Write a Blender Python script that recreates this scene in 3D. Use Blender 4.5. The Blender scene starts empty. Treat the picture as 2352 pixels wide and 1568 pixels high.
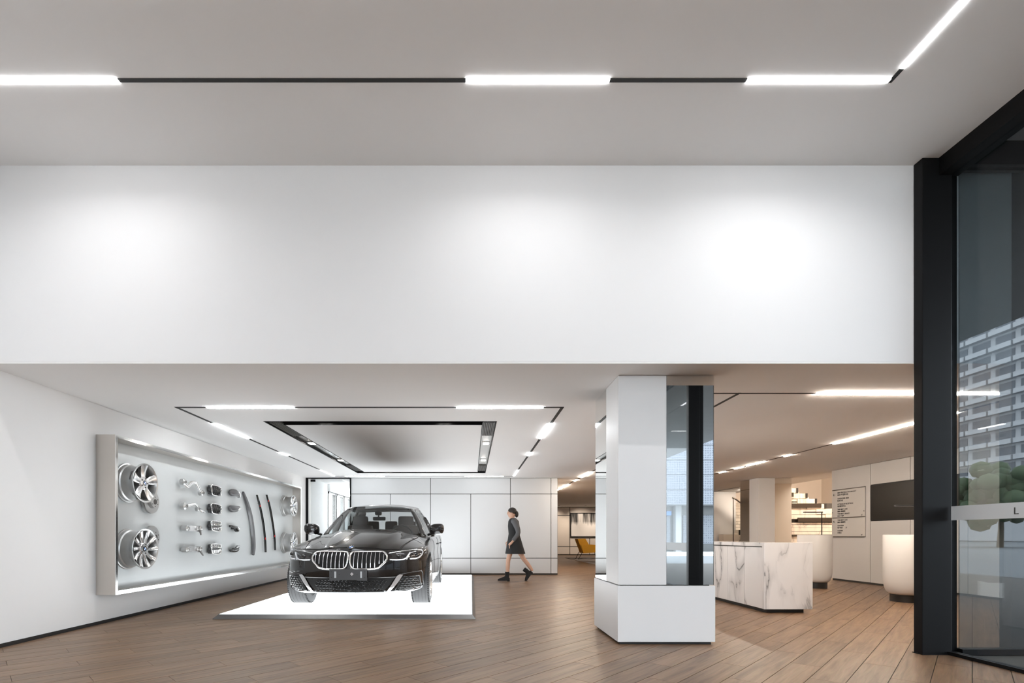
import bpy, bmesh, math, random
from mathutils import Vector, Matrix
R = random.Random(7)
PI = math.pi
sc = bpy.context.scene
C = sc.collection
# ------------------------------------------------------------------ camera, world, exposure
cam_d = bpy.data.cameras.new('camera')
cam = bpy.data.objects.new('camera', cam_d); C.objects.link(cam)
cam.location = (0, 0, 1.005); cam.rotation_euler = (PI/2, 0, 0)
cam_d.sensor_width = 36; cam_d.lens = 1150/2352*36
cam_d.shift_x = (1176-1083)/2352; cam_d.shift_y = (1230-784)/2352
cam_d.clip_start = .05; cam_d.clip_end = 400
sc.camera = cam
w = bpy.data.worlds.new('overcast_sky'); sc.world = w; w.use_nodes = True
w.node_tree.nodes['Background'].inputs[0].default_value = (.87, .94, 1.0, 1)
w.node_tree.nodes['Background'].inputs[1].default_value = 3.3
sc.view_settings.view_transform = 'Standard'; sc.view_settings.look = 'None'
sc.view_settings.exposure = 1.16; sc.view_settings.gamma = 1; sc.view_settings.use_curve_mapping = False
sc.cycles.max_bounces = 10; sc.cycles.transparent_max_bounces = 16; sc.cycles.diffuse_bounces = 5
sc.cycles.sample_clamp_indirect = 8; sc.cycles.caustics_reflective = False; sc.cycles.caustics_refractive = False
E_UPPER, E_LOWER, E_WARM, E_PLATFORM, E_SPOT = 14, 34, 100, 2.3, 30
# ------------------------------------------------------------------ materials
MT = {}
def nodes(m): m.use_nodes = True; return m.node_tree.nodes, m.node_tree.links
def mat(name, col, rough=.5, metal=0, spec=.5, coat=0, bump=0, bscale=200, var=0, vscale=3, emit=None, es=0, cr=.03):
    m = bpy.data.materials.new(name); n, l = nodes(m); b = n['Principled BSDF']
    b.inputs['Base Color'].default_value = (*col, 1); b.inputs['Roughness'].default_value = rough
    b.inputs['Metallic'].default_value = metal; b.inputs['Specular IOR Level'].default_value = spec
    b.inputs['Coat Weight'].default_value = coat; b.inputs['Coat Roughness'].default_value = cr
    tc = n.new('ShaderNodeTexCoord')
    if var:
        nz = n.new('ShaderNodeTexNoise'); nz.inputs['Scale'].default_value = vscale; nz.inputs['Detail'].default_value = 4
        l.new(tc.outputs['Object'], nz.inputs['Vector'])
        mx = n.new('ShaderNodeMix'); mx.data_type = 'RGBA'
        mx.inputs[6].default_value = (*[c*(1-var) for c in col], 1); mx.inputs[7].default_value = (*[min(1, c*(1+var)) for c in col], 1)
        l.new(nz.outputs['Fac'], mx.inputs[0]); l.new(mx.outputs[2], b.inputs['Base Color'])
    if bump:
        nz = n.new('ShaderNodeTexNoise'); nz.inputs['Scale'].default_value = bscale
        l.new(tc.outputs['Object'], nz.inputs['Vector'])
        bp = n.new('ShaderNodeBump'); bp.inputs['Strength'].default_value = bump; bp.inputs['Distance'].default_value = .002
        l.new(nz.outputs['Fac'], bp.inputs['Height']); l.new(bp.outputs[0], b.inputs['Normal'])
    if emit:
        b.inputs['Emission Color'].default_value = (*emit, 1); b.inputs['Emission Strength'].default_value = es
    MT[name] = m; return m
mat('plaster', (.85, .85, .85), .85, bump=.05, bscale=90, var=.008)
mat('plaster_ceiling', (.86, .855, .85), .9, bump=.05, bscale=120, var=.008)
mat('panel_white', (.78, .785, .79), .35, var=.01)
mat('panel_cool', (.60, .61, .62), .35, var=.01)
mat('panel_warm', (.60, .585, .57), .4, var=.015)
mat('panel_beige', (.62, .55, .48), .45, var=.02)
mat('gap_dark', (.05, .045, .04), .7, var=.1)
mat('black_metal', (.006, .006, .0065), .45, 0, .14, bump=.04, bscale=60, var=.1)
mat('black_matt', (.012, .012, .012), .6, var=.1)
mat('plinth_black', (.02, .018, .016), .4, var=.1)
mat('mirror', (.90, .92, .92), .015, 1, var=.004)
mat('ramp_steel', (.16, .155, .15), .38, .9, var=.1, vscale=6)
mat('tile_seam', (.25, .29, .33), .5, var=.02)
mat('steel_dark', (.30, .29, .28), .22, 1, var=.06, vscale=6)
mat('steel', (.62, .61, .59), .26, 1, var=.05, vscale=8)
mat('steel_polished', (.82, .82, .81), .12, 1, var=.02)
mat('back_panel', (.60, .62, .625), .38, .35, var=.02, vscale=5)
mat('alloy', (.48, .48, .475), .36, .85, var=.04, vscale=12)
mat('alloy_bright', (.84, .84, .84), .22, .8, var=.03, vscale=12)
mat('alloy_dark', (.20, .195, .19), .5, .5, var=.1)
mat('chrome', (.9, .9, .9), .08, 1, var=.01)
mat('gloss_black', (.012, .012, .012), .12, coat=.8, var=.1)
mat('carpaint', (.009, .0075, .007), .25, 0, .25, coat=.75, cr=.02, var=.12, vscale=40)
mat('rubber', (.03, .03, .031), .65, bump=.3, bscale=160, var=.15)
mat('interior', (.02, .019, .019), .6, var=.15)
mat('interior_brown', (.055, .046, .042), .6, var=.15)
mat('silver_trim', (.72, .73, .75), .2, .7, var=.02)
mat('plastic_grey', (.045, .045, .047), .35, var=.1)
mat('cap_grey', (.10, .10, .105), .28, coat=.5, var=.05)
mat('white_print', (.85, .85, .85), .5, var=.01)
mat('logo_blue', (.02, .14, .45), .3, var=.02)
mat('logo_white', (.85, .85, .85), .3, var=.02)
mat('red', (.6, .02, .02), .4, var=.05)
mat('pod_white', (.72, .695, .67), .38, var=.01)
mat('screen', (.018, .016, .013), .3, 0, .25, var=.1)
mat('sign_acrylic', (.62, .60, .57), .22, coat=.4, var=.01)
mat('print_black', (.012, .012, .012), .5, var=.05)
mat('bronze', (.07, .055, .042), .35, .6, var=.1)
mat('stone_step', (.80, .70, .58), .3, var=.08, vscale=2.5)
mat('yellow_fabric', (.55, .26, .012), .8, bump=.4, bscale=400, var=.12, vscale=30)
mat('rug', (.34, .30, .27), .95, bump=.6, bscale=300, var=.25, vscale=4)
mat('skin', (.52, .31, .22), .5, var=.08, vscale=20)
mat('lip', (.40, .14, .12), .5, var=.05)
mat('cloth_black', (.012, .012, .013), .85, bump=.2, bscale=200, var=.2)
mat('cloth_grey', (.10, .10, .105), .85, bump=.2, bscale=200, var=.15)
mat('hair', (.018, .013, .01), .55, bump=.5, bscale=120, var=.3)
mat('paving', (.62, .62, .60), .8, bump=.3, bscale=40, var=.1, vscale=30)
mat('asphalt', (.12, .13, .14), .8, bump=.4, bscale=60, var=.15)
mat('concrete', (.26, .27, .28), .8, var=.08)
mat('tower_wall', (.38, .39, .41), .8, var=.06)
mat('tower_window', (.08, .09, .11), .15, var=.1)
def perforated():
    m = mat('perforated', (.4, .43, .48), .5); n, l = nodes(m); b = n['Principled BSDF']
    tc = n.new('ShaderNodeTexCoord'); v = n.new('ShaderNodeTexVoronoi'); v.inputs['Scale'].default_value = 7; v.inputs['Randomness'].default_value = .15
    l.new(tc.outputs['Object'], v.inputs[0]); r = n.new('ShaderNodeValToRGB'); e = r.color_ramp.elements
    e[0].position = .25; e[0].color = (.045, .055, .08, 1); e[1].position = .4; e[1].color = (.125, .14, .165, 1)
    l.new(v.outputs['Distance'], r.inputs[0]); l.new(r.outputs[0], b.inputs['Base Color'])
perforated()
mat('shop_dark', (.05, .055, .06), .3, var=.15)
mat('leaf', (.03, .06, .02), .7, var=.4, vscale=3)
mat('bark', (.08, .06, .04), .8, var=.2)
mat('frost', (.55, .58, .60), .6, var=.01)
mat('vent_black', (.004, .004, .004), .7, var=.1)
mat('lens_dark', (.03, .03, .033), .08, .3, coat=1, var=.1)
mat('lens_light', (.80, .82, .85), .15, .3, coat=.5, var=.02)
def emis(name, col, s):
    m = mat(name, (.9, .9, .9), .5, emit=col, es=s); return m
emis('lamp_cool', (.985, .985, 1.0), E_UPPER)
emis('lamp_lower', (.93, .97, 1.0), E_LOWER)
emis('lamp_faint', (.93, .97, 1.0), E_LOWER*.14)
emis('lamp_hall_fill', (.985, .985, 1.0), E_UPPER*3.3)  # unseen bars behind the camera, boosted as fill for the fascia
emis('lamp_warm', (1.0, .86, .72), E_WARM)
emis('lamp_spot', (1.0, .95, .88), E_SPOT)
emis('light_floor', (.92, .97, 1.0), E_PLATFORM)
def glass(name, tint, refl=1.0, rough=0.0, haze=0):
    m = bpy.data.materials.new(name); n, l = nodes(m); n.remove(n['Principled BSDF'])
    out = n['Material Output']; tr = n.new('ShaderNodeBsdfTransparent'); tr.inputs[0].default_value = (*tint, 1)
    gl = n.new('ShaderNodeBsdfGlossy'); gl.inputs['Roughness'].default_value = rough; gl.inputs[0].default_value = (1, 1, 1, 1)
    fr = n.new('ShaderNodeFresnel'); fr.inputs['IOR'].default_value = 1.55
    ge = n.new('ShaderNodeNewGeometry'); io = n.new('ShaderNodeMapRange'); io.inputs[3].default_value = 1.55; io.inputs[4].default_value = 1/1.55
    l.new(ge.outputs['Backfacing'], io.inputs[0]); l.new(io.outputs[0], fr.inputs['IOR'])
    mu = n.new('ShaderNodeMath'); mu.operation = 'MULTIPLY'; mu.inputs[1].default_value = refl; mu.use_clamp = True
    mx = n.new('ShaderNodeMixShader'); l.new(fr.outputs[0], mu.inputs[0]); l.new(mu.outputs[0], mx.inputs[0])
    l.new(tr.outputs[0], mx.inputs[1]); l.new(gl.outputs[0], mx.inputs[2]); l.new(mx.outputs[0], out.inputs[0])
    MT[name] = m
glass('glass_clear', (.93, .94, .94), 1.0)
glass('glass_facade', (.66, .69, .70), 2.6)
glass('glass_car', (.76, .78, .78), .8)
glass('glass_side', (.88, .90, .91), .2)
def wood():
    m = bpy.data.materials.new('oak_plank'); n, l = nodes(m); b = n['Principled BSDF']
    tc = n.new('ShaderNodeTexCoord'); oi = n.new('ShaderNodeObjectInfo'); ge = n.new('ShaderNodeNewGeometry')
    ad = n.new('ShaderNodeMath'); ad.operation = 'ADD'; l.new(oi.outputs['Random'], ad.inputs[0]); l.new(ge.outputs['Random Per Island'], ad.inputs[1])
    fr = n.new('ShaderNodeMath'); fr.operation = 'FRACT'; l.new(ad.outputs[0], fr.inputs[0])
    off = n.new('ShaderNodeCombineXYZ'); ml = n.new('ShaderNodeMath'); ml.operation = 'MULTIPLY'; ml.inputs[1].default_value = 57
    l.new(fr.outputs[0], ml.inputs[0]); l.new(ml.outputs[0], off.inputs[2]); l.new(ml.outputs[0], off.inputs[0])
    va = n.new('ShaderNodeVectorMath'); l.new(tc.outputs['Object'], va.inputs[0]); l.new(off.outputs[0], va.inputs[1])
    mp = n.new('ShaderNodeMapping'); mp.inputs['Scale'].default_value = (1.1, 16, 1); l.new(va.outputs[0], mp.inputs[0])
    nz = n.new('ShaderNodeTexNoise'); nz.inputs['Scale'].default_value = 1.6; nz.inputs['Detail'].default_value = 7; nz.inputs['Roughness'].default_value = .62; nz.inputs['Distortion'].default_value = .6
    l.new(mp.outputs[0], nz.inputs[0])
    mp2 = n.new('ShaderNodeMapping'); mp2.inputs['Scale'].default_value = (3, 110, 1); l.new(va.outputs[0], mp2.inputs[0])
    nf = n.new('ShaderNodeTexNoise'); nf.inputs['Scale'].default_value = 1.5; nf.inputs['Detail'].default_value = 3; l.new(mp2.outputs[0], nf.inputs[0])
    cr = n.new('ShaderNodeValToRGB'); e = cr.color_ramp.elements
    e[0].position = .30; e[0].color = (.120, .066, .036, 1); e[1].position = .70; e[1].color = (.31, .195, .115, 1)
    q = cr.color_ramp.elements.new(.5); q.color = (.225, .135, .077, 1)
    l.new(nz.outputs['Fac'], cr.inputs[0])
    mx = n.new('ShaderNodeMix'); mx.data_type = 'RGBA'; mx.blend_type = 'MULTIPLY'; mx.inputs[0].default_value = .35
    l.new(cr.outputs[0], mx.inputs[6]); l.new(nf.outputs['Color'], mx.inputs[7])
    gv = n.new('ShaderNodeMapRange'); gv.inputs[3].default_value = .86; gv.inputs[4].default_value = 1.16; l.new(fr.outputs[0], gv.inputs[0])
    hs = n.new('ShaderNodeHueSaturation'); l.new(mx.outputs[2], hs.inputs['Color']); l.new(gv.outputs[0], hs.inputs['Value'])
    l.new(hs.outputs[0], b.inputs['Base Color']); b.inputs['Roughness'].default_value = .38; b.inputs['Specular IOR Level'].default_value = .4
    bp = n.new('ShaderNodeBump'); bp.inputs['Strength'].default_value = .12; bp.inputs['Distance'].default_value = .002
    l.new(nf.outputs['Fac'], bp.inputs['Height']); l.new(bp.outputs[0], b.inputs['Normal'])
    MT['oak_plank'] = m
wood()
def marble(name, base=(.82, .80, .79), vein=(.20, .195, .195), sc_=1.0, seed=0, rough=.08):
    m = bpy.data.materials.new(name); n, l = nodes(m); b = n['Principled BSDF']
    tc = n.new('ShaderNodeTexCoord'); mp = n.new('ShaderNodeMapping'); mp.inputs['Location'].default_value = (seed, seed*.7, seed*.3)
    mp.inputs['Rotation'].default_value = (.22, .18, .6); mp.inputs['Scale'].default_value = (1.5, 1.5, .6); l.new(tc.outputs['Object'], mp.inputs[0])
    def ridge(s, det, width, dist):
        z = n.new('ShaderNodeTexNoise'); z.inputs['Scale'].default_value = s*sc_; z.inputs['Detail'].default_value = det; z.inputs['Distortion'].default_value = dist
        l.new(mp.outputs[0], z.inputs[0])
        a = n.new('ShaderNodeMath'); a.operation = 'SUBTRACT'; a.inputs[1].default_value = .5; l.new(z.outputs['Fac'], a.inputs[0])
        c = n.new('ShaderNodeMath'); c.operation = 'ABSOLUTE'; l.new(a.outputs[0], c.inputs[0])
        r = n.new('ShaderNodeMapRange'); r.inputs[1].default_value = 0; r.inputs[2].default_value = width; r.inputs[3].default_value = 1; r.inputs[4].default_value = 0
        l.new(c.outputs[0], r.inputs[0]); return r.outputs[0]
    r1 = ridge(1.2, 6, .015, .7); r2 = ridge(1.2, 4, .085, .7)
    z = n.new('ShaderNodeTexNoise'); z.inputs['Scale'].default_value = 1.7*sc_; l.new(mp.outputs[0], z.inputs[0])
    gt = n.new('ShaderNodeMapRange'); gt.inputs[1].default_value = .37; gt.inputs[2].default_value = .52; l.new(z.outputs['Fac'], gt.inputs[0])
    m1 = n.new('ShaderNodeMath'); m1.operation = 'MULTIPLY'; m1.inputs[1].default_value = .35; l.new(r2, m1.inputs[0])
    m2 = n.new('ShaderNodeMath'); m2.operation = 'MAXIMUM'; l.new(r1, m2.inputs[0]); l.new(m1.outputs[0], m2.inputs[1])
    m3 = n.new('ShaderNodeMath'); m3.operation = 'MULTIPLY'; l.new(m2.outputs[0], m3.inputs[0]); l.new(gt.outputs[0], m3.inputs[1])
    mx = n.new('ShaderNodeMix'); mx.data_type = 'RGBA'; mx.inputs[6].default_value = (*base, 1); mx.inputs[7].default_value = (*vein, 1)
    l.new(m3.outputs[0], mx.inputs[0]); l.new(mx.outputs[2], b.inputs['Base Color']); b.inputs['Roughness'].default_value = rough
    MT[name] = m
marble('marble', seed=2.3); marble('marble_b', seed=7.9); marble('marble_c', seed=13.1); marble('marble_d', seed=4.4)
marble('marble_warm', (.80, .72, .62), (.38, .32, .27), 1.4, 3.0, .25)
def brushed():
    m = mat('brushed_steel', (.60, .56, .52), .34, .85); n, l = nodes(m); b = n['Principled BSDF']
    tc = n.new('ShaderNodeTexCoord'); mp = n.new('ShaderNodeMapping'); mp.inputs['Scale'].default_value = (40, 40, 1.2); l.new(tc.outputs['Object'], mp.inputs[0])
    nz = n.new('ShaderNodeTexNoise'); nz.inputs['Scale'].default_value = 2; nz.inputs['Detail'].default_value = 3; l.new(mp.outputs[0], nz.inputs[0])
    r = n.new('ShaderNodeMapRange'); r.inputs[3].default_value = .26; r.inputs[4].default_value = .42; l.new(nz.outputs['Fac'], r.inputs[0]); l.new(r.outputs[0], b.inputs['Roughness'])
brushed()
def painting():
    m = bpy.data.materials.new('abstract_paint'); n, l = nodes(m); b = n['Principled BSDF']
    tc = n.new('ShaderNodeTexCoord'); mp = n.new('ShaderNodeMapping'); mp.inputs['Scale'].default_value = (3.2, 1, .22); l.new(tc.outputs['Object'], mp.inputs[0])
    nz = n.new('ShaderNodeTexNoise'); nz.inputs['Scale'].default_value = 1.6; nz.inputs['Detail'].default_value = 5; l.new(mp.outputs[0], nz.inputs[0])
    sp = n.new('ShaderNodeSeparateXYZ'); l.new(tc.outputs['Object'], sp.inputs[0])
    zr = n.new('ShaderNodeMapRange'); zr.inputs[1].default_value = 1.25; zr.inputs[2].default_value = 1.75; zr.inputs[3].default_value = 1; zr.inputs[4].default_value = 0; l.new(sp.outputs[2], zr.inputs[0])
    ad = n.new('ShaderNodeMath'); ad.inputs[1].default_value = 0; l.new(nz.outputs['Fac'], ad.inputs[0])
    m2 = n.new('ShaderNodeMath'); m2.operation = 'MULTIPLY_ADD'; m2.inputs[1].default_value = .35; l.new(zr.outputs[0], m2.inputs[0]); l.new(nz.outputs['Fac'], m2.inputs[2])
    cr = n.new('ShaderNodeValToRGB'); e = cr.color_ramp.elements; e[0].position = .43; e[0].color = (.02, .018, .016, 1); e[1].position = .6; e[1].color = (.70, .66, .62, 1)
    l.new(m2.outputs[0], cr.inputs[0]); l.new(cr.outputs[0], b.inputs['Base Color']); b.inputs['Roughness'].default_value = .6
    MT['abstract_paint'] = m
painting()
# ------------------------------------------------------------------ helpers
class MB:
    def __init__(s): s.v = []; s.f = []; s.m = []; s.mi = 0
    def add(s, vs, fs):
        o = len(s.v); s.v += [tuple(p) for p in vs]; s.f += [tuple(i+o for i in f) for f in fs]; s.m += [s.mi]*len(fs); return s
    def box(s, x0, x1, y0, y1, z0, z1):
        return s.add([(x, y, z) for z in (z0, z1) for y in (y0, y1) for x in (x0, x1)],
            [(0, 2, 3, 1), (4, 5, 7, 6), (0, 1, 5, 4), (2, 6, 7, 3), (0, 4, 6, 2), (1, 3, 7, 5)])
    def rbox(s, x0, x1, y0, y1, z0, z1, r=.02):     # bevelled box
        bm = bmesh.new(); bmesh.ops.create_cube(bm, size=1)
        for v in bm.verts: v.co = Vector(((x0+x1)/2+v.co.x*(x1-x0), (y0+y1)/2+v.co.y*(y1-y0), (z0+z1)/2+v.co.z*(z1-z0)))
        bmesh.ops.bevel(bm, geom=bm.edges[:], offset=r, segments=2, affect='EDGES', profile=.6)
        bm.verts.index_update()
        s.add([v.co[:] for v in bm.verts], [[v.index for v in f.verts] for f in bm.faces]); bm.free(); return s
    def prism(s, pts, a, b, axis='y'):              # pts 2-D polygon (counter-clockwise), extruded along an axis
        n = len(pts)
        def P(p, d):
            return {'y': (p[0], d, p[1]), 'z': (p[0], p[1], d), 'x': (d, p[0], p[1])}[axis]
        vs = [P(p, a) for p in pts]+[P(p, b) for p in pts]
        return s.add(vs, [tuple(range(n)), tuple(range(2*n-1, n-1, -1))]+[(i, i+n, (i+1) % n+n, (i+1) % n) for i in range(n)])
    def lathe(s, prof, n=32, M=None, close=False):  # prof (r, h) about local z
        M = M or Matrix(); o = []
        for r, h in prof:
            for i in range(n):
                a = 2*PI*i/n; o.append(M @ Vector((r*math.cos(a), r*math.sin(a), h)))
        fs = []; k = len(prof)
        for j in range(k if close else k-1):
            for i in range(n):
                j2 = (j+1) % k; i2 = (i+1) % n
                fs.append((j*n+i, j*n+i2, j2*n+i2, j2*n+i))
        if not close:
            if prof[0][0] > 1e-6: fs.append(tuple(range(n-1, -1, -1)))
            if prof[-1][0] > 1e-6: fs.append(tuple(range((k-1)*n, k*n)))
        return s.add(o, fs)
    def tube(s, pts, r, n=8, closed=False):
        pts = [Vector(p) for p in pts]; rr = r if isinstance(r, (list, tuple)) else [r]*len(pts); k = len(pts); rings = []
        up = None
        for i, p in enumerate(pts):
            if closed: t = pts[(i+1) % k]-pts[i-1]
            else: t = pts[min(i+1, k-1)]-pts[max(i-1, 0)]
            t.normalize()
            if up is None: up = Vector((0, 0, 1)) if abs(t.z) < .9 else Vector((1, 0, 0))
            a = t.cross(up)
            if a.length < 1e-4: a = t.orthogonal()
            a.normalize(); b = a.cross(t).normalized(); up = b
            rings += [p+(a*math.cos(2*PI*q/n)+b*math.sin(2*PI*q/n))*rr[i] for q in range(n)]
        fs = [(i*n+q, i*n+(q+1) % n, ((i+1) % k)*n+(q+1) % n, ((i+1) % k)*n+q) for i in range(k if closed else k-1) for q in range(n)]
        if not closed: fs += [tuple(range(n-1, -1, -1)), tuple(range((k-1)*n, k*n))]
        return s.add(rings, fs)
    def sphere(s, c, r, n=16, M=None):
        rx, ry, rz = (r, r, r) if not isinstance(r, tuple) else r
        prof = [(math.sin(PI*i/(n//2)), -math.cos(PI*i/(n//2))) for i in range(n//2+1)]
        prof[0] = (0.0005, -1); prof[-1] = (0.0005, 1)
        return s.lathe(prof, n, (M or Matrix.Translation(c)) @ Matrix.Diagonal((rx, ry, rz, 1)))
    def grid(s, rows):
        n = len(rows[0]); vs = [p for r in rows for p in r]
        return s.add(vs, [(j*n+i, j*n+i+1, (j+1)*n+i+1, (j+1)*n+i) for j in range(len(rows)-1) for i in range(n-1)])
    def mesh(s, name, mats, smooth=None):
        me = bpy.data.meshes.new(name); me.from_pydata(s.v, [], s.f)
        for k in (mats if isinstance(mats, (list, tuple)) else [mats]): me.materials.append(MT[k])
        me.polygons.foreach_set('material_index', s.m)
        bm = bmesh.new(); bm.from_mesh(me); bmesh.ops.remove_doubles(bm, verts=bm.verts, dist=1e-6); bmesh.ops.recalc_face_normals(bm, faces=bm.faces); bm.to_mesh(me); bm.free()
        if smooth:
            me.polygons.foreach_set('use_smooth', [True]*len(me.polygons)); me.set_sharp_from_angle(angle=math.radians(smooth))
        me.update(); return me
    def build(s, name, mats, parent=None, smooth=None, rel=False):
        return link(name, s.mesh(name, mats, smooth), parent, rel)
def link(name, me, parent=None, rel=False):
    o = bpy.data.objects.new(name, me); C.objects.link(o)
    if parent is not None:
        o.parent = parent
        if not rel: o.matrix_parent_inverse = root_matrix(parent).inverted()
    return o
def root_matrix(o):
    m = Matrix.Translation(o.location) @ o.rotation_euler.to_matrix().to_4x4() @ Matrix.Diagonal((*o.scale, 1))
    return (root_matrix(o.parent) @ o.matrix_parent_inverse @ m) if o.parent else m
def tag(o, label, cat, group=None):
    o['label'] = label; o['category'] = cat
    if group: o['group'] = group
    return o
def thing(name, label, cat, loc=(0, 0, 0), rz=0, group=None):
    o = bpy.data.objects.new(name, None); C.objects.link(o); o.location = loc; o.rotation_euler = (0, 0, rz); o.empty_display_size = .2
    return tag(o, label, cat, group)
def struct(o, label=None):
    o['kind'] = 'structure'
    if label: o['label'] = label
    return o
def sbox(name, m, *a, parent=None, label=None): 
    o = MB().box(*a).build(name, m, parent)
    return struct(o, label) if parent is None else o
def copy_tree(o, parent=None):
    c = o.copy(); C.objects.link(c)
    if parent is not None: c.parent = parent
    for ch in list(o.children): copy_tree(ch, c)
    return c
def text(body, size, m, parent, M, name='lettering', align='LEFT', ext=.0008, bold=.0):
    cu = bpy.data.curves.new('t', 'FONT'); cu.body = body; cu.size = size; cu.align_x = align; cu.extrude = ext; cu.offset = bold; cu.resolution_u = 3
    o = bpy.data.objects.new('t', cu); C.objects.link(o)
    dg = bpy.context.evaluated_depsgraph_get()
    me = bpy.data.meshes.new_from_object(o.evaluated_get(dg)); bpy.data.objects.remove(o); bpy.data.curves.remove(cu)
    me.transform(M); me.materials.clear(); me.materials.append(MT[m]); me.name = name
    return link(name, me, parent)
def crom(pts, n, closed=False):
    P = [Vector(p) for p in pts]; k = len(P); out = []
    segs = k if closed else k-1
    for i in range(segs):
        p1, p2 = P[i], P[(i+1) % k]
        p0 = P[i-1] if (i > 0 or closed) else p1*2-p2
        p3 = P[(i+2) % k] if (i+2 < k or closed) else p2*2-p1
        for j in range(n):
            t = j/n
            out.append(.5*((2*p1)+(-p0+p2)*t+(2*p0-5*p1+4*p2-p3)*t*t+(-p0+3*p1-3*p2+p3)*t*t*t))
    if not closed: out.append(P[-1])
    return out
def interp(tab, x):
    if x <= tab[0][0]: return tab[0][1]
    for i in range(len(tab)-1):
        (a, b), (c, d) = tab[i], tab[i+1]
        if x <= c:
            sl = lambda j: (tab[j+1][1]-tab[j][1])/(tab[j+1][0]-tab[j][0])
            m0 = sl(i) if i == 0 else (0 if sl(i-1)*sl(i) <= 0 else 2*sl(i-1)*sl(i)/(sl(i-1)+sl(i)))
            m1 = sl(i) if i+2 >= len(tab) else (0 if sl(i)*sl(i+1) <= 0 else 2*sl(i)*sl(i+1)/(sl(i)+sl(i+1)))
            h = c-a; t = (x-a)/h
            return (2*t**3-3*t*t+1)*b+(t**3-2*t*t+t)*h*m0+(-2*t**3+3*t*t)*d+(t**3-t*t)*h*m1
    return tab[-1][1]
def interp_old(tab, x):
    if x <= tab[0][0]: return tab[0][1]
    for (a, b), (c, d) in zip(tab, tab[1:]):
        if x <= c:
            t = (x-a)/(c-a); t = t*t*(3-2*t)*.5+t*.5
            return b+(d-b)*t
    return tab[-1][1]
# ------------------------------------------------------------------ setting: floor
XL, XR, ZL, ZU, DF = -4.235, 8.23, 2.49, 4.198, 4.32
XG = 4.05
floor = sbox('floor', 'gap_dark', XL-.1, 13.2, -9, 27, -.12, -.006, label='diagonal oak plank floor of the showroom')
floor_cut = None
PLW, PLL = .2036, 1.2
ca = math.cos(PI/4)
def to_world(a, b): return (a*ca-b*ca, a*ca+b*ca)
def px(x, y, z=0): return (1083+1150*x/y, 1230-1150*(z-1.005)/y)
plank_me = MB().box(-PLL/2+.0015, PLL/2-.0015, -PLW/2+.0024, PLW/2-.0024, -.012, 0).mesh('plank', 'oak_plank')
cells = []
for j in range(-110, 130):
    for i in range(-24, 34):
        a = (i+(j % 3)/3.0)*PLL; b = (j+.5)*PLW
        x, y = to_world(a, b)
        ins = (XL-.75 < x < XG+.75 and -9 < y < 4.28) or (XL-.75 < x < XR+.75 and 4.28 <= y < 13.4) or (1.4 < x < 13 and 12.2 <= y < 26.9) or (XL-.75 < x < -2.4 and 13.4 <= y < 18)
        if not ins: continue
        cells.append((a, b, x, y))
def clip(poly, nx, ny, c):
    out = []
    for (p, q) in zip(poly, poly[1:]+poly[:1]):
        dp, dq = nx*p[0]+ny*p[1]-c, nx*q[0]+ny*q[1]-c
        if dp <= 0: out.append(p)
        if (dp < 0) != (dq < 0) and abs(dp-dq) > 1e-9:
            t = dp/(dp-dq); out.append((p[0]+(q[0]-p[0])*t, p[1]+(q[1]-p[1])*t))
    return out
def corners(a, b):
    h, k = PLL/2-.0015, PLW/2-.0024
    return [to_world(a+s*h, b+t*k) for s, t in ((-1, -1), (1, -1), (1, 1), (-1, 1))]
vis, rest = [], []
for c in cells:
    a, b, x, y = c; sz = 0
    if y > 2.4:
        ps = [px(*p) for p in corners(a, b) if p[1] > .5]
        inside = any(0 <= u <= 2352 and v <= 1568 for u, v in ps)
        hid = (y > 12.9) or (-2.9 < x < -.1 and 6.4 < y < 12.2) or (x > XG and y < 4.3) or (1.4 < x < 2.2 and 4.7 < y < 5.4) \
            or (x > 1.6 and abs(x/y-.43) < .04 and y > 5.6)
        if inside and not hid: sz = 1/y
    (vis if sz else rest).append((sz, c))
vis.sort(key=lambda t: -t[0]); rest += vis[300:]; vis = vis[:300]
def clipped(a, b):
    q = corners(a, b); lo = min(p[1] for p in q); hi = max(p[0] for p in q)
    if hi > XG and lo < 4.28:
        r1 = clip(q, 1, 0, XG); r2 = clip(clip(q, -1, 0, -XG), 0, -1, -4.28)
        return [r for r in (r1, r2) if len(r) > 2]
    return None
big = MB(); rot = Matrix.Rotation(PI/4, 4, 'Z'); inv = rot.inverted()
for sz, (a, b, x, y) in vis:
    r = clipped(a, b)
    if r is None: me = plank_me
    else:
        m = MB()
        for pl in r: m.prism([((inv @ Vector((p[0]-x, p[1]-y, 0))).x, (inv @ Vector((p[0]-x, p[1]-y, 0))).y) for p in pl], -.012, 0, 'z')
        if not m.v: continue
        me = m.mesh('plank', 'oak_plank')
    o = link('plank', me, floor, True); o.location = (x, y, 0); o.rotation_euler = (0, 0, PI/4)
for sz, (a, b, x, y) in rest:
    r = clipped(a, b)
    for pl in (r if r is not None else [corners(a, b)]):
        big.prism([((inv @ Vector((*p, 0))).x, (inv @ Vector((*p, 0))).y) for p in pl], -.012, 0, 'z')
o = big.build('plank_field', 'oak_plank', floor, rel=True); o.rotation_euler = (0, 0, PI/4); o['kind'] = 'stuff'
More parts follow.
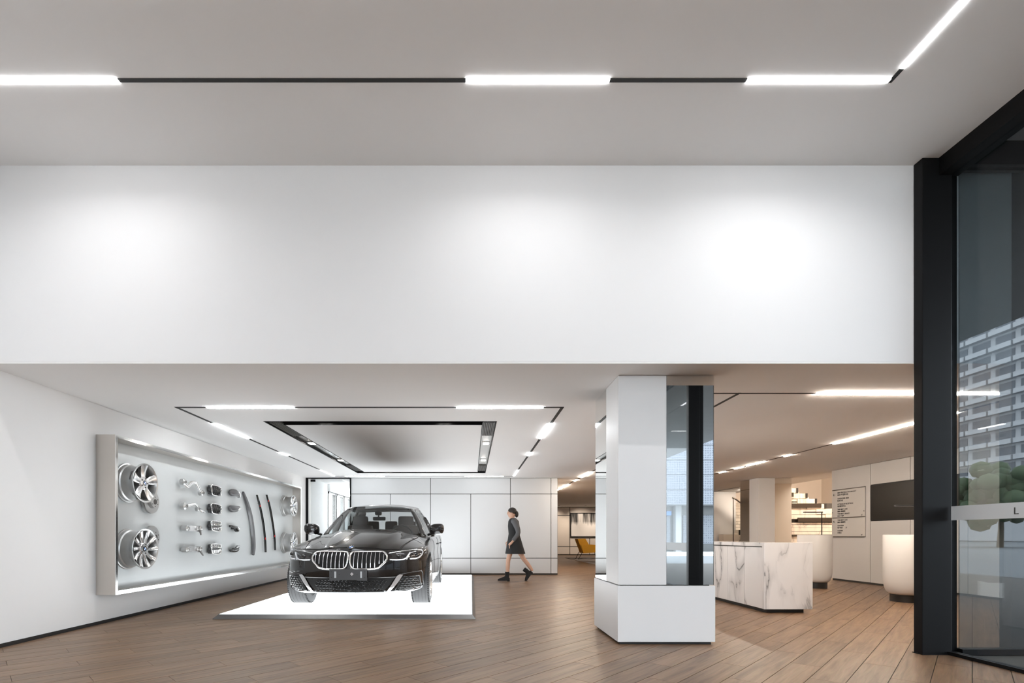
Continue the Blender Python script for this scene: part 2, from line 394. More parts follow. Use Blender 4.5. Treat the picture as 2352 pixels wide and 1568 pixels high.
# ------------------------------------------------------------------ walls and ceilings
wl = sbox('wall_left', 'plaster', XL-.2, XL, -9, 12.80, 0, 4.5, label='white plaster wall with the parts display')
sbox('baseboard_left', 'black_matt', XL, XL+.012, -9, 12.80, 0, .035, label='thin black baseboard along left wall')
sbox('wall_upper', 'plaster', XL-.1, 4.66, DF, DF+.25, ZL+.02, 4.5, label='tall white fascia wall above the showroom opening')
sbox('ceiling_upper', 'plaster_ceiling', XL-.1, 3.96, -9, DF+.2, ZU, ZU+.3, label='grey white high ceiling of the entrance hall')
cl = MB()
RX0, RX1, RY0, RY1 = -2.70, .33, 6.49, 11.86
for b in ((XL-.1, RX0, DF+.001, 13), (RX1, 9.2, DF+.001, 13), (RX0, RX1, DF+.001, RY0), (RX0, RX1, RY1, 13), (-4.6, 9.2, 13, 27)): cl.box(*b, ZL, ZL+.12)
cl.box(RX0-.1, RX1+.1, RY0-.1, RY1+.1, ZL+.13, ZL+.25)
struct(cl.build('ceiling_lower', 'plaster_ceiling'), 'low white ceiling of the showroom')
BW = 12.84
bwall = sbox('wall_back', 'gap_dark', -3.09, 2.21, BW+.02, BW+.25, 0, ZL, label='white panelled back wall behind the car')
def panels(parent, rects, m, make, g=.006):
    for r in rects:
        x0, x1, z0, z1 = r; make(x0+g/2, x1-g/2, z0+g/2, z1-g/2, m, parent)
def bp(x0, x1, z0, z1, m, parent): MB().rbox(x0, x1, BW, BW+.03, z0, z1, .002).build('panel', m, parent)
rz = [(-3.09, -1.05), (-1.05, 1.0), (1.0, 2.04), (2.04, 2.21)]
panels(bwall, [(a, b, 2.077, ZL-.002) for a, b in rz], 'panel_cool', bp, .014)
panels(bwall, [(a, b, .43, 2.077) for a, b in ((-3.09, -2.08), (-2.08, -1.05), (-1.05, -.02), (-.02, 1.0), (1.0, 2.04), (2.04, 2.21))], 'panel_cool', bp, .014)
panels(bwall, [(a, b, .035, .43) for a, b in ((-3.09, -2.08), (-2.08, -.02), (-.02, 2.04), (2.04, 2.21))], 'panel_cool', bp, .014)
sbox('wall_inner', 'panel_beige', 2.0, 2.21, BW+.25, 26, 0, ZL, label='beige corridor wall behind the panelled wall')
# far lounge wall
fw = sbox('wall_far', 'gap_dark', 2.2, 13, 26.02, 26.2, 0, ZL, label='beige panelled wall of the far lounge')
def fp(x0, x1, z0, z1, m, parent): MB().box(x0, x1, 25.98, 26.03, z0, z1).build('panel', m, parent)
panels(fw, [(2.21, 5.10, 2.06, ZL), (5.10, 8, 2.06, ZL), (2.21, 5.10, .44, 2.06), (5.10, 8, .90, 2.06), (5.10, 6.13, .44, .90), (6.13, 8, .44, .90),
            (2.21, 5.10, .03, .44), (5.10, 6.13, .03, .44), (6.13, 8, .03, .44)]+[(a, b, z0, z1) for a, b in ((8, 10.5), (10.5, 13)) for z0, z1 in ((.03, .44), (.44, 2.06), (2.06, ZL))], 'panel_beige', fp, .035)
# right wall with panels
rw = sbox('wall_right', 'gap_dark', XR+.02, XR+.2, 4.3, 11.44, 0, ZL, label='pale panelled wall with directory and dark screen')
def rp(y0, y1, z0, z1, m, parent): MB().rbox(XR, XR+.03, y0, y1, z0, z1, .002).build('panel', m, parent)
panels(rw, [(10.33, 11.44, .035, ZL), (9.39, 10.33, 2.05, ZL), (8.3, 9.39, 2.05, ZL), (9.39, 10.33, .035, 1.31), (8.3, 9.39, .035, 1.31), (6.3, 8.3, .035, ZL), (4.35, 6.3, .035, ZL)], 'panel_warm', rp, .012)
# stair hall shell
sbox('wall_stair_front', 'panel_beige', 8.27, 13, 11.2, 11.42, 0, 5.2, label='wall hidden behind the directory wall')
sbox('wall_stair_right', 'panel_beige', 13, 13.2, 11.2, 26.2, 0, 5.2, label='beige side wall of the stair hall')
sbox('wall_stair_back', 'panel_beige', 9.0, 13, 18.6, 18.8, 0, 5.2, label='beige rear wall of the stair hall')
sbox('ceiling_stair', 'plaster_ceiling', 9.1, 13.2, 11.2, 27, 5.0, 5.2, label='ceiling high above the staircase')
sbox('wall_stair_void', 'panel_beige', 9.18, 9.24, 11.4, 26, ZL+.1, 5.1, label='upstand around the stair void')
# ------------------------------------------------------------------ door at the far left, with the corridor behind
dr = struct(thing('door_1', 'black framed glass door at the end of the left wall', 'door', (-3.64, BW, 0)))
m = MB(); 
for b in ((-4.235, -4.17, BW-.06, BW+.06, 0, ZL), (-3.115, -3.09, BW-.04, BW+.06, 0, ZL), (-4.17, -3.115, BW-.06, BW+.06, ZL-.03, ZL)): m.box(*b)
m.build('frame', 'black_metal', dr)
MB().box(-4.17, -3.115, BW, BW+.012, .02, ZL-.03).build('pane', 'glass_clear', dr)
MB().box(-4.14, -4.0, BW-.03, BW-.005, ZL-.10, ZL-.045).build('door_closer', 'black_metal', dr)
sbox('wall_corridor', 'plaster', XL-.2, -4.12, 12.80, 14.35, 0, ZL, label='white corridor wall beyond the glass door')
sbox('wall_corridor_end', 'plaster', XL-.4, -2.9, 17.6, 17.8, 0, ZL, label='end wall of the corridor beyond the glass door')
sbox('wall_corridor_side', 'plaster', -3.1, -2.9, BW+.25, 17.8, 0, ZL, label='side wall of the corridor beyond the glass door')
wn = struct(thing('window_1', 'dark framed corridor windows seen through the glass door', 'window', (-4.15, 16, 0)))
m = MB()
for y in (14.35, 15.1, 15.25, 16.0, 16.15, 17.0, 17.5): m.box(-4.2, -4.1, y, y+.07, .1, 2.28)
m.box(-4.2, -4.1, 14.35, 17.6, 2.22, 2.28); m.box(-4.2, -4.1, 14.35, 17.6, 0, .12)
m.build('frame', 'steel_dark', wn)
MB().box(-4.16, -4.15, 14.4, 17.55, .12, 2.22).build('pane', 'glass_clear', wn)
sbox('trim_1', 'plaster', -4.24, -4.05, 14.35, 17.6, 2.28, ZL, label='white bulkhead over the corridor windows')
ls = tag(MB().box(-4.045, -4.02, 14.4, 17.4, 2.33, 2.37).build('cove_light', 'lamp_lower'), 'thin light strip above the corridor windows', 'light')
# ------------------------------------------------------------------ glazed screen, posts and facade on the right
def post(y0, y1, lab, x0=3.81, x1=4.06):
    p = struct(MB().rbox(x0, x1, y0, y1, 0, ZU, .006).build('trim_2', 'black_metal'), lab)
    MB().box(x1, x1+.07, y0+.03, y1, 0, ZU).build('glazing_channel', 'black_metal', p)
    MB().box(x0-.01, x1+.08, y0-.01, y1+.005, 0, .006).build('foot_plate', 'black_metal', p)
    return p
post(4.23, DF-.005, 'black steel post at the end of the white fascia')
post(-.10, 0.0, 'black steel post of the glazed screen behind the viewer', 4.02, 4.22)
post(-5.3, -5.0, 'last black steel post of the glazed screen')
struct(MB().box(3.95, 4.12, -9, 4.24, 4.05, ZU+.1).build('trim_3', 'black_metal'), 'black head rail above the glazed screen')
struct(MB().box(4.02, 4.09, -9, 4.24, 0, .028).build('trim_4', 'black_metal'), 'black floor rail under the glazed screen')
for k, (a, b) in enumerate(((1.0, 4.22), (-5.0, -.1))):
    g = struct(thing('window_%d' % (k+2), ('tinted glass pane beside the black post' if k == 0 else 'glass pane of the screen behind the viewer'), 'window', (XG, (a+b)/2, 0)))
    MB().box(XG-.006, XG+.006, a, b, .028, 4.05).build('pane', 'glass_side', g)
    if k == 0: MB().box(XG-.0075, XG-.006, 1.6, b, 1.135, 1.253).build('frosted_band', 'frost', g)
    else: MB().box(XG-.0075, XG-.006, a, b, .72, .87).build('frosted_band', 'frost', g)
    if k == 0:
        M = Matrix(((0, 0, -1, XG-.008), (-1, 0, 0, 3.735), (0, 1, 0, 1.165), (0, 0, 0, 1)))
        text('L', .075, 'print_black', g, M)
        MB().box(XG-.03, XG+.03, .94, 1.0, .028, 4.05).build('mullion', 'black_metal', g)
fc = struct(thing('window_4', 'dark reflective facade glass right of the black post', 'window', (5.9, 4.24, 0)))
MB().box(4.13, 8.6, 4.235, 4.247, .05, 4.12).build('pane', 'glass_facade', fc)
m = MB(); m.box(4.13, 8.6, 4.20, 4.30, 4.12, 4.32); m.box(4.13, 8.6, 4.21, 4.29, 0, .05); m.build('frame', 'black_metal', fc)
sbox('wall_facade', 'black_matt', 4.66, 8.6, DF, DF+.1, 0, 4.5, label='dark backing wall behind the facade glass')
# canopy and the street outside
sbox('ceiling_canopy', 'concrete', 3.9, 8.35, -14, DF+.2, 4.32, 4.6, label='grey canopy soffit outside the glazed screen')
sbox('trim_5', 'paving', XG+.06, 5.2, -9, 4.2, -.12, -.01, label='pale stone paving strip outside the glass')
tag(MB().box(5.2, 120, -120, 4.2, -.2, -.06).build('road', 'asphalt'), 'grey asphalt street outside the glazed screen', 'road')
tag(MB().box(-60, 5.2, -60, -9.0, -.2, -.05).build('forecourt', 'paving'), 'pale paved forecourt outside the entrance hall', 'pavement')
sh = thing('opposite_building', 'building across the street with pale perforated screen', 'building', (14, -22, 0))
m = MB()
for k in range(7): m.box(5.3, 24, -21.02-.0, -21.0, 2.9+k*.9, 2.9+k*.9+.87)
m.build('perforated_screen', 'perforated', sh)
MB().box(5.3, 24, -26, -21.2, 2.9, 9.2).build('upper_storey', 'concrete', sh)
MB().box(5.3, 24, -26, -22.5, 0, 2.9).build('shop_front', 'shop_dark', sh)
for k in range(5): MB().box(6+k*3.4, 6.35+k*3.4, -22.5, -22.1, 0, 2.9).build('pillar', 'concrete', sh)
for k in range(4): MB().box(6.6+k*3.4, 9.2+k*3.4, -22.52, -22.45, .5, 2.3).build('shop_window', 'perforated', sh)
MB().box(10.5, 12.6, -22.42, -22.3, 2.3, 2.55).build('shop_sign', 'logo_blue', sh)
MB().box(5.3, 24, -21.6, -17, -.06, .02).build('kerb', 'paving', sh)
tw = thing('residential_tower', 'grey residential tower with rows of balconies across the street', 'building', (100, -88, 0))
MB().box(100, 116, -110, -70, 0, 75).build('wall', 'tower_wall', tw)
slab = MB().box(-1.2, 0, -2.0, 2.0, 0, .9).mesh('balcony', 'tower_wall'); win = MB().box(-.06, 0, -1.7, 1.7, 0, 1.5).mesh('window', 'tower_window')
for fl in range(2, 22):
    for q in range(9):
        o = link('balcony', slab, tw, True); o.location = (0, 18-(2.1+q*4.4), fl*3.0)
        o = link('window', win, tw, True); o.location = (0, 18-(2.1+q*4.4), fl*3.0+1.1)
TX, TY = 48, -37
tr = thing('street_tree', 'dark leafy street tree below the tower', 'tree', (TX, TY, -.06))
m = MB()
for k in range(150):
    v = Vector((R.gauss(0, 1), R.gauss(0, 1), R.gauss(0, .7))).normalized()*R.uniform(1.5, 3.9)
    m.sphere((TX+v.x, TY+v.y, 4.6+v.z*.75), R.uniform(.45, .95), 8)
m.build('crown', 'leaf', tr, 80); MB().tube([(TX, TY, -.06), (TX+.1, TY, 1.6), (TX, TY+.1, 4)], [.25, .2, .12]).build('trunk', 'bark', tr)
# ------------------------------------------------------------------ ceiling light tracks
TW = .036
def seg(m, p, q, z, wdt=TW, h=.004):
    (x0, y0), (x1, y1) = p, q
    if abs(x1-x0) > abs(y1-y0): m.box(min(x0, x1), max(x0, x1), y0-wdt/2, y0+wdt/2, z-h, z+.003)
    else: m.box(x0-wdt/2, x0+wdt/2, min(y0, y1), max(y0, y1), z-h, z+.003)
def track(label, z, lines, bars, lm, wdt=TW, beam=0, faint=(), drop=.006):
    cx = sum(a[0]+b[0] for a, b in lines)/2/len(lines); cy = sum(a[1]+b[1] for a, b in lines)/2/len(lines)
    t = thing('track_light', label, 'ceiling light', (cx, cy, z), group=None)
    m = MB()
    for a, b in lines: seg(m, a, b, z, wdt)
    m.build('track', 'black_matt', t)
    for a, b in bars:
        m = MB(); seg(m, a, b, z, wdt*1.05, drop); m.build('light_bar', 'lamp_faint' if bars.index((a, b)) in faint else 'lamp_hall_fill' if max(a[1], b[1]) < 3.3 else lm, t)
        if beam:
            ld = bpy.data.lights.new('bar_beam', 'AREA'); ld.shape = 'RECTANGLE'; ld.size = max(.03, abs(a[0]-b[0])); ld.size_y = max(.03, abs(a[1]-b[1]))
            ld.energy = beam; ld.spread = math.radians(152); ld.color = (.985, .985, 1)
            lo = bpy.data.objects.new('bar_beam', ld); C.objects.link(lo); lo.parent = t
            lo.location = ((a[0]+b[0])/2-cx, (a[1]+b[1])/2-cy, -.008)
    return t
ux, uy = 2.943, 3.51
track('black light track with white bars in the high ceiling', ZU, [((-4.0, uy), (ux, uy)), ((ux, uy+TW/2), (ux, -6)), ((-4.0, uy+TW/2), (-4.0, -6)), ((-4, -6), (ux, -6))],
      [((-3.48, uy), (-2.475, uy)), ((-.04, uy), (.967, uy)), ((1.929, uy), (2.93, uy)), ((ux, 3.42), (ux, 2.42)), ((ux, 1.0), (ux, 0)), ((ux, -2), (ux, -3)),
       ((-4.0, 2.2), (-4.0, 1.2)), ((-4, -1), (-4, -2)), ((-2.5, -6), (-1.5, -6)), ((1, -6), (2, -6))], 'lamp_cool', .030, 4)
lx0, lx1, ly0, ly1 = -3.41, 1.05, 5.79, 12.47
yb = [(6.6, 7.64), (8.88, 9.27), (11.24, 12.44)]
track('square light track around the ceiling recess above the car', ZL, [((lx0, ly0), (lx1, ly0)), ((lx0, ly1), (lx1, ly1)), ((lx0, ly0-TW/2), (lx0, ly1+TW/2)), ((lx1, ly0-TW/2), (lx1, ly1+TW/2))],
      [((-3.06, ly0), (-2.05, ly0)), ((-.176, ly0), (.83, ly0)), ((-3.15, ly1), (-2.16, ly1)), ((-.17, ly1), (.80, ly1))]+[((x, a), (x, b)) for x in (lx0, lx1) for a, b in yb], 'lamp_lower', faint=(2, 3, 6, 9), drop=.009)
track('light track running from the reception towards the far lounge', ZL, [((2.787, 5.22), (5.84, 5.22)), ((2.787, 5.20), (2.787, 19)), ((5.84, 5.20), (5.84, 16.5)), ((2.3, 5.22), (2.787, 5.22))],
      [((3.6, 5.22), (5.59, 5.22)), ((5.84, 6.0), (5.84, 8.07)), ((5.84, 9.14), (5.84, 9.34)), ((5.84, 9.96), (5.84, 10.6)), ((5.84, 10.76), (5.84, 11.1)), ((5.84, 11.54), (5.84, 11.78)),
       ((2.787, 14.4), (2.787, 16.2)), ((2.787, 13.24), (2.787, 13.55)), ((2.787, 11.6), (2.787, 12.7)), ((2.787, 7.0), (2.787, 8.0))], 'lamp_warm', .032, drop=.012)
tag(MB().box(8.14, 8.17, 12.9, 20, ZL-.004, ZL+.002).build('ceiling_channel', 'black_matt'), 'thin black ceiling channel beside the staircase', 'ceiling trim')
# ------------------------------------------------------------------ ceiling recess with grilles and downlights
rc = thing('ceiling_recess', 'dark framed ceiling slot with downlights above the car', 'ceiling recess', ((RX0+RX1)/2, (RY0+RY1)/2, ZL))
ix0, ix1, iy0, iy1 = -2.495, .138, 6.70, 11.65
MB().box(ix0, ix1, iy0, iy1, ZL, ZL+.12).build('raft_panel', 'plaster_ceiling', rc)
m = MB()
for b in ((RX0, RX1, RY0, RY0+.012), (RX0, RX1, RY1-.012, RY1), (RX0, RX0+.012, RY0, RY1), (RX1-.012, RX1, RY0, RY1)): m.box(*b, ZL-.004, ZL+.12)
for b in ((ix0-.012, ix1+.012, iy0-.012, iy0), (ix0-.012, ix1+.012, iy1, iy1+.012), (ix0-.012, ix0, iy0, iy1), (ix1, ix1+.012, iy0, iy1)): m.box(*b, ZL-.004, ZL+.12)
m.build('slot_trim', 'black_metal', rc)
m = MB(); m.box(RX0, RX1, RY0, iy0, ZL+.07, ZL+.125); m.box(RX0, RX1, iy1, RY1, ZL+.07, ZL+.125); m.build('slot_liner', 'gloss_black', rc)
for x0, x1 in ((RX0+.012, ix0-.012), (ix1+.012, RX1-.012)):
    MB().box(x0, x1, iy0, iy1, ZL+.03, ZL+.07).build('slot_plate', 'steel' if x0 > -1 else 'steel_dark', rc)  # left plate in darker steel, painting in its dark reflection
    for a, b in ((6.60, 7.52), (10.65, 11.6)):
        g = MB().box(x0+.01, x1-.01, a, b, ZL+.018, ZL+.03).build('air_grille', 'gap_dark', rc)
        n = 6
        sl = MB().box(-.004, .004, -(b-a)/2+.01, (b-a)/2-.01, -.012, .004).mesh('slat', 'alloy_dark')
        for k in range(n):
            o = link('slat', sl, g); o.location = (x0+.025+(x1-x0-.05)*k/(n-1), (a+b)/2, ZL+.018)
    for y in (8.14, 9.95):
        d = MB().rbox((x0+x1)/2-.06, (x0+x1)/2+.06, y-.09, y+.09, ZL+.012, ZL+.03, .004).build('downlight', 'steel_polished', rc)
        MB().box((x0+x1)/2-.042, (x0+x1)/2+.042, y-.07, y+.07, ZL+.009, ZL+.0125).build('lamp', 'lamp_spot', d)
for y in ((RY0+iy0)/2, (RY1+iy1)/2):
    for x in (-2.01, -1.92, -.41, -.32):
        d = MB().lathe([(.034, .07), (.04, .02), (.036, .02), (.03, .06)], 16, Matrix.Translation((x, y, ZL+.01)), True).build('downlight', 'steel_polished', rc, 40)
        MB().lathe([(.030, .0), (.030, .012)], 16, Matrix.Translation((x, y, ZL+.035))).build('lamp', 'lamp_spot', d)
# ------------------------------------------------------------------ columns
def column(x0, x1, y0, y1, lab, plinth):
    c = thing('column', lab, 'column', ((x0+x1)/2, (y0+y1)/2, 0)); e = .008; s = (x1-x0)/.885
    MB().box(x0+.03, x1-.03, y0+.03, y1-.03, 0, ZL).build('core', 'gap_dark', c)
    z0 = .551 if plinth else .03
    if plinth:
        MB().box(x0+.02, x1-.02, y0+.02, y1-.02, 0, .03).build('kick', 'black_matt', c)
        m = MB(); m.rbox(x0-.008, x1+.008, y0-.008, y1+.008, .025, z0-.008, .004); m.build('plinth', 'panel_white', c)
    xm = x0+.445*s; ym = y0+.42*s
    MB().rbox(x0, xm, y0, y0+.03, z0, ZL-.004, .004).build('cladding_panel', 'panel_white', c)
    MB().rbox(x0, x0+.03, y0+.031, ym, z0, ZL-.004, .004).build('cladding_panel', 'panel_white', c)
    MB().box(xm+.002, x1, y0+.004, y0+.03, z0, ZL-.004).build('mirror_panel', 'mirror', c)
    MB().box(x0+.004, x0+.03, ym+.002, y1, z0, ZL-.004).build('mirror_panel', 'mirror', c)
    MB().rbox(x1-.03, x1, y0+.031, y1, z0, ZL-.004, .004).build('cladding_panel', 'panel_white', c)
    MB().rbox(x0+.031, x1-.031, y1-.03, y1, z0, ZL-.004, .004).build('cladding_panel', 'panel_white', c)
column(1.358, 2.243, 4.63, 5.50, 'large square column with white plinth, white and mirror cladding', True)
column(7.35, 8.21, 12.84, 13.70, 'smaller looking white and mirrored column beside the staircase', False)
# ------------------------------------------------------------------ wall display frame
FX0, FX1, FY0, FY1, FZ0, FZ1 = XL, -4.014, 5.643, 11.80, .338, 2.148
fr = thing('display_frame', 'long brushed steel display frame on the left wall', 'display case', (XL, (FY0+FY1)/2, FZ0))
t = .035
MB().rbox(FX0, FX1, FY0, FY0+t, FZ0, FZ1, .003).build('side_panel', 'brushed_steel', fr)
MB().rbox(FX0, FX1, FY1-t, FY1, FZ0, FZ1, .003).build('side_panel', 'brushed_steel', fr)
MB().rbox(FX0, FX1, FY0+t, FY1-t, FZ1-t, FZ1, .003).build('top_panel', 'brushed_steel', fr)
MB().rbox(FX0, FX1, FY0+t, FY1-t, FZ0, FZ0+t, .003).build('bottom_panel', 'brushed_steel', fr)
m = MB(); e = .004
for b in ((FY0, FY1, FZ0, FZ0+t+.008), (FY0, FY1, FZ1-t, FZ1), (FY0, FY0+t, FZ0+t+.008, FZ1-t), (FY1-t, FY1, FZ0+t+.008, FZ1-t)): m.box(FX1, FX1+e, *b)
m.build('front_trim', 'steel_polished', fr)
MB().box(FX0+.002, FX0+.03, FY0+t, FY1-t, FZ0+t, FZ1-t).build('back_panel', 'back_panel', fr)
m = MB().box(FX1+.004, FX1+.008, 10.55, 11.75, FZ0+.005, FZ0+.035); m.build('caption_strip', 'steel_dark', fr)
PX = FX0+.03                                  # face of the back panel
RM = lambda y, z: Matrix.Translation((PX, y, z)) @ Matrix.Rotation(PI/2, 4, 'Y')   # local z -> +x
def roundel(parent, M, r, name='emblem'):
    b = MB().lathe([(r, 0), (r, .004), (r*.94, .006), (0.0005, .006)], 24, M).build(name, 'gloss_black', parent, 40)
    m = MB().lathe([(r*.97, .005), (r*1.0, .005), (r*1.0, .0075), (r*.96, .0075)], 24, M, True); m.build('ring', 'chrome', b)
    m = MB().lathe([(r*.64, .0055), (r*.68, .0055), (r*.68, .0078), (r*.64, .0078)], 24, M, True); m.build('ring', 'chrome', b)
    for q in range(4):
        pts = [(0, 0)]+[(r*.63*math.cos(PI/2*q+PI/2*i/6), r*.63*math.sin(PI/2*q+PI/2*i/6)) for i in range(7)]
        m = MB().prism(pts, .0058, .0074, 'z'); m.v = [tuple(M @ Vector(v)) for v in m.v]
        m.build('quarter', 'logo_white' if q % 2 else 'logo_blue', b)
    return b
def spoke(m, a, r0, r1, w0, w1, z0, z1, th, M, lean=0):
    rows = []
    for i in range(6):
        k = i/5; r = r0+(r1-r0)*k; ww = w0+(w1-w0)*k; z = z0+(z1-z0)*k-.012*math.sin(PI*k); aa = a+lean*k
        ring = []
        for (s, h) in ((-1, 0), (-.6, .012), (.6, .012), (1, 0), (.8, -th), (-.8, -th)):
            ring.append(M @ Vector((r*math.cos(aa)-s*ww*math.sin(aa), r*math.sin(aa)+s*ww*math.cos(aa), z+h)))
        rows.append(ring+[ring[0]])
    m.grid(rows)
def rim(label, y, z, Rr, style, width=.226):
    M = RM(y, z); tg = thing('alloy_wheel', label, 'wheel', (PX, y, z), group='alloy wheels on the display wall')
    W = width
    m = MB().lathe([(Rr, .0), (Rr+.003, .006), (Rr, .014), (Rr-.012, .018), (Rr-.016, .05), (Rr-.03, .06), (Rr-.038, .11), (Rr-.034, .17), (Rr-.018, W-.035), (Rr-.012, W-.014), (Rr-.002, W-.010), (Rr+.002, W-.003), (Rr-.002, W),
          (Rr-.02, W-.006), (Rr-.028, W-.03), (Rr-.045, .12), (Rr-.04, .05), (Rr-.02, .0)], 48, M, True)
    m.build('barrel', 'alloy', tg, 40)
    MB().lathe([(Rr-.05, .03), (Rr-.05, .045), (.0005, .045)], 32, M).build('back_disc', 'alloy_dark', tg, 40)
    hub = MB().lathe([(.078, W-.10), (.082, W-.03), (.07, W-.016), (.036, W-.014), (.034, W-.020), (.0005, W-.020)], 32, M).build('hub', 'alloy_bright', tg, 40)
    for k in range(5):
        a = 2*PI*k/5+.3
        MB().lathe([(.011, W-.022), (.011, W-.0125), (.0005, W-.0125)], 10, M @ Matrix.Translation((.056*math.cos(a), .056*math.sin(a), 0))).build('bolt_hole', 'gap_dark', hub)
    roundel(tg, M @ Matrix.Translation((0, 0, W-.018)), .031)
    spk = lambda m: m.build('spoke', 'alloy_bright', tg, 50)
    if style == 5:
        for k in range(5):
            m = MB(); spoke(m, 2*PI*k/5+.62, .05, Rr-.02, .030, .062, W-.03, W-.012, .045, M); spk(m)
    elif style == 10:
        for k in range(10):
            m = MB(); spoke(m, 2*PI*k/10+.2, .05, Rr-.02, .016, .028, W-.03, W-.008, .035, M, .12); spk(m)
    elif style == 7:
        for k in range(7):
            m = MB(); spoke(m, 2*PI*k/7+.1, .05, Rr-.02, .022, .036, W-.03, W-.01, .035, M); spk(m)
    else:
        for k in range(5):
            for s in (-.2, .2):
                m = MB(); spoke(m, 2*PI*k/5+.5+s*.4, .05, Rr-.02, .014, .018, W-.03, W-.01, .03, M, s*1.1); spk(m)
    return tg
rim('five spoke alloy wheel, upper left on the display wall', 6.12, 1.649, .238, 5)
rim('ten spoke alloy wheel, lower left on the display wall', 6.12, .845, .246, 10)
rim('seven spoke alloy wheel at the upper far end of the display', 11.23, 1.675, .236, 7)
rim('twin spoke alloy wheel at the lower far end of the display', 11.23, .85, .236, 55)
def disc(label, y, z):
    M = RM(y, z); tg = thing('brake_disc', label, 'brake disc', (PX, y, z), group='brake discs on the display wall')
    MB().lathe([(.10, .03), (.15, .03), (.152, .034), (.15, .04), (.10, .04)], 40, M, True).build('friction_ring', 'alloy', tg, 40)
    MB().lathe([(.10, .048), (.15, .048), (.152, .052), (.15, .058), (.085, .058)], 40, M, True).build('friction_ring', 'alloy', tg, 40)
    h = MB().lathe([(.14, 0), (.14, .031), (.145, .031), (.145, .05), (.09, .05), (.085, .09), (.08, .10), (.036, .10), (.034, .07), (.0005, .07)], 32, M).build('hat', 'alloy', tg, 40)
    MB().lathe([(.034, .094), (.034, .1005), (.0005, .1005)], 24, M).build('centre_bore', 'gap_dark', h)
    for k in range(6):
        a = k*PI/3
        MB().lathe([(.008, .099), (.008, .101), (.0005, .101)], 8, M @ Matrix.Translation((.06*math.cos(a), .06*math.sin(a), 0))).build('bolt_hole', 'gap_dark', h)
disc('brake disc peeking out below the five spoke wheel', 6.50, 1.445)
disc('brake disc half hidden behind the ten spoke wheel', 6.51, .985)
g = 'suspension arms on the display wall'
def arm_bent(label, y, z, pts, rad, ball, tip):
    tg = thing('control_arm', label, 'suspension arm', (PX, y, z), group=g)
    P = [(PX+.075, y+a, z+b) for a, b in pts]
    MB().tube(crom(P, 6), [rad[0]+(rad[1]-rad[0])*i/(len(crom(P, 6))-1) for i in range(len(crom(P, 6)))], 10).build('arm', 'alloy_bright', tg, 50)
    for (a, b, r, h) in ball:
        MB().lathe([(r*.7, -h), (r, -h*.8), (r, h*.6), (r*.6, h), (r*.6, h*1.2), (.0005, h*1.2)], 18, Matrix.Translation((PX+.075, y+a, z+b)) @ Matrix.Rotation(PI/2, 4, 'Y')).build('bush', 'alloy', tg, 40)
        MB().lathe([(r*.35, h*1.2), (r*.35, h*1.3), (.0005, h*1.3)], 12, Matrix.Translation((PX+.075, y+a, z+b)) @ Matrix.Rotation(PI/2, 4, 'Y')).build('pin', 'alloy_dark', tg, 40)
    for (a, b, c, d) in tip:
        MB().tube([(PX+.08, y+a, z+b), (PX+.09, y+c, z+d)], [.018, .008], 8).build('stud', 'alloy', tg)
    MB().tube([(PX, y, z+pts[len(pts)//2][1]), (PX+.07, y, z+pts[len(pts)//2][1])], .008, 8).build('bracket', 'steel', tg)
arm_bent('curved suspension arm at the top of its column', 7.42, 1.735, [(-.25, .03), (-.14, -.01), (-.04, .05), (.08, .055), (.16, -.01), (.22, -.075)], (.032, .022), [(-.25, .04, .045, .035), (.23, -.075, .045, .035)], [(-.27, .03, -.29, .07)])
arm_bent('curved suspension arm, second from the top', 7.42, 1.43, [(-.22, 0), (-.06, .03), (.06, .045), (.15, 0), (.24, -.05)], (.026, .02), [(-.23, 0, .055, .04), (.13, -.02, .035, .03)], [(.22, -.03, .31, -.065)])
def arm_flat(label, y, z, tip):
    tg = thing('control_arm', label, 'suspension arm', (PX, y, z), group=g)
    MB().prism([(y-.2, z-.03), (y+.17, z-.045), (y+.2, z), (y+.17, z+.035), (y-.06, z+.045), (y-.2, z+.03)], PX+.06, PX+.085, 'x').build('arm', 'alloy_bright', tg)
    for a, r in ((-.19, .04), (-.16, .028), (.09, .03), (.17, .042)):
        MB().lathe([(r, -.03), (r, .045), (r*.6, .055), (r*.4, .04), (.0005, .04)], 16, Matrix.Translation((PX+.06, y+a, z+.005)) @ Matrix.Rotation(PI/2, 4, 'Y')).build('bush', 'alloy', tg, 40)
    MB().tube([(PX+.1, y+.15, z-.02), (PX+.11, y+.16+tip, z-.095)], [.018, .010], 8).build('stud', 'alloy_dark', tg)
    MB().tube([(PX, y, z), (PX+.07, y, z)], .008, 8).build('bracket', 'steel', tg)
arm_flat('flat aluminium suspension arm with a downward stud, third from the top', 7.42, 1.11, 0)
arm_flat('flat aluminium suspension arm with an angled stud at the bottom', 7.42, .80, .06)
def kid_shape(k):
    s = [(-.155, .075), (.11, .07), (.15, .04), (.165, 0), (.155, -.05), (.12, -.085), (-.10, -.08), (-.145, -.055), (-.16, 0)]
    return [Vector((a, b, 0)) for a, b in s]
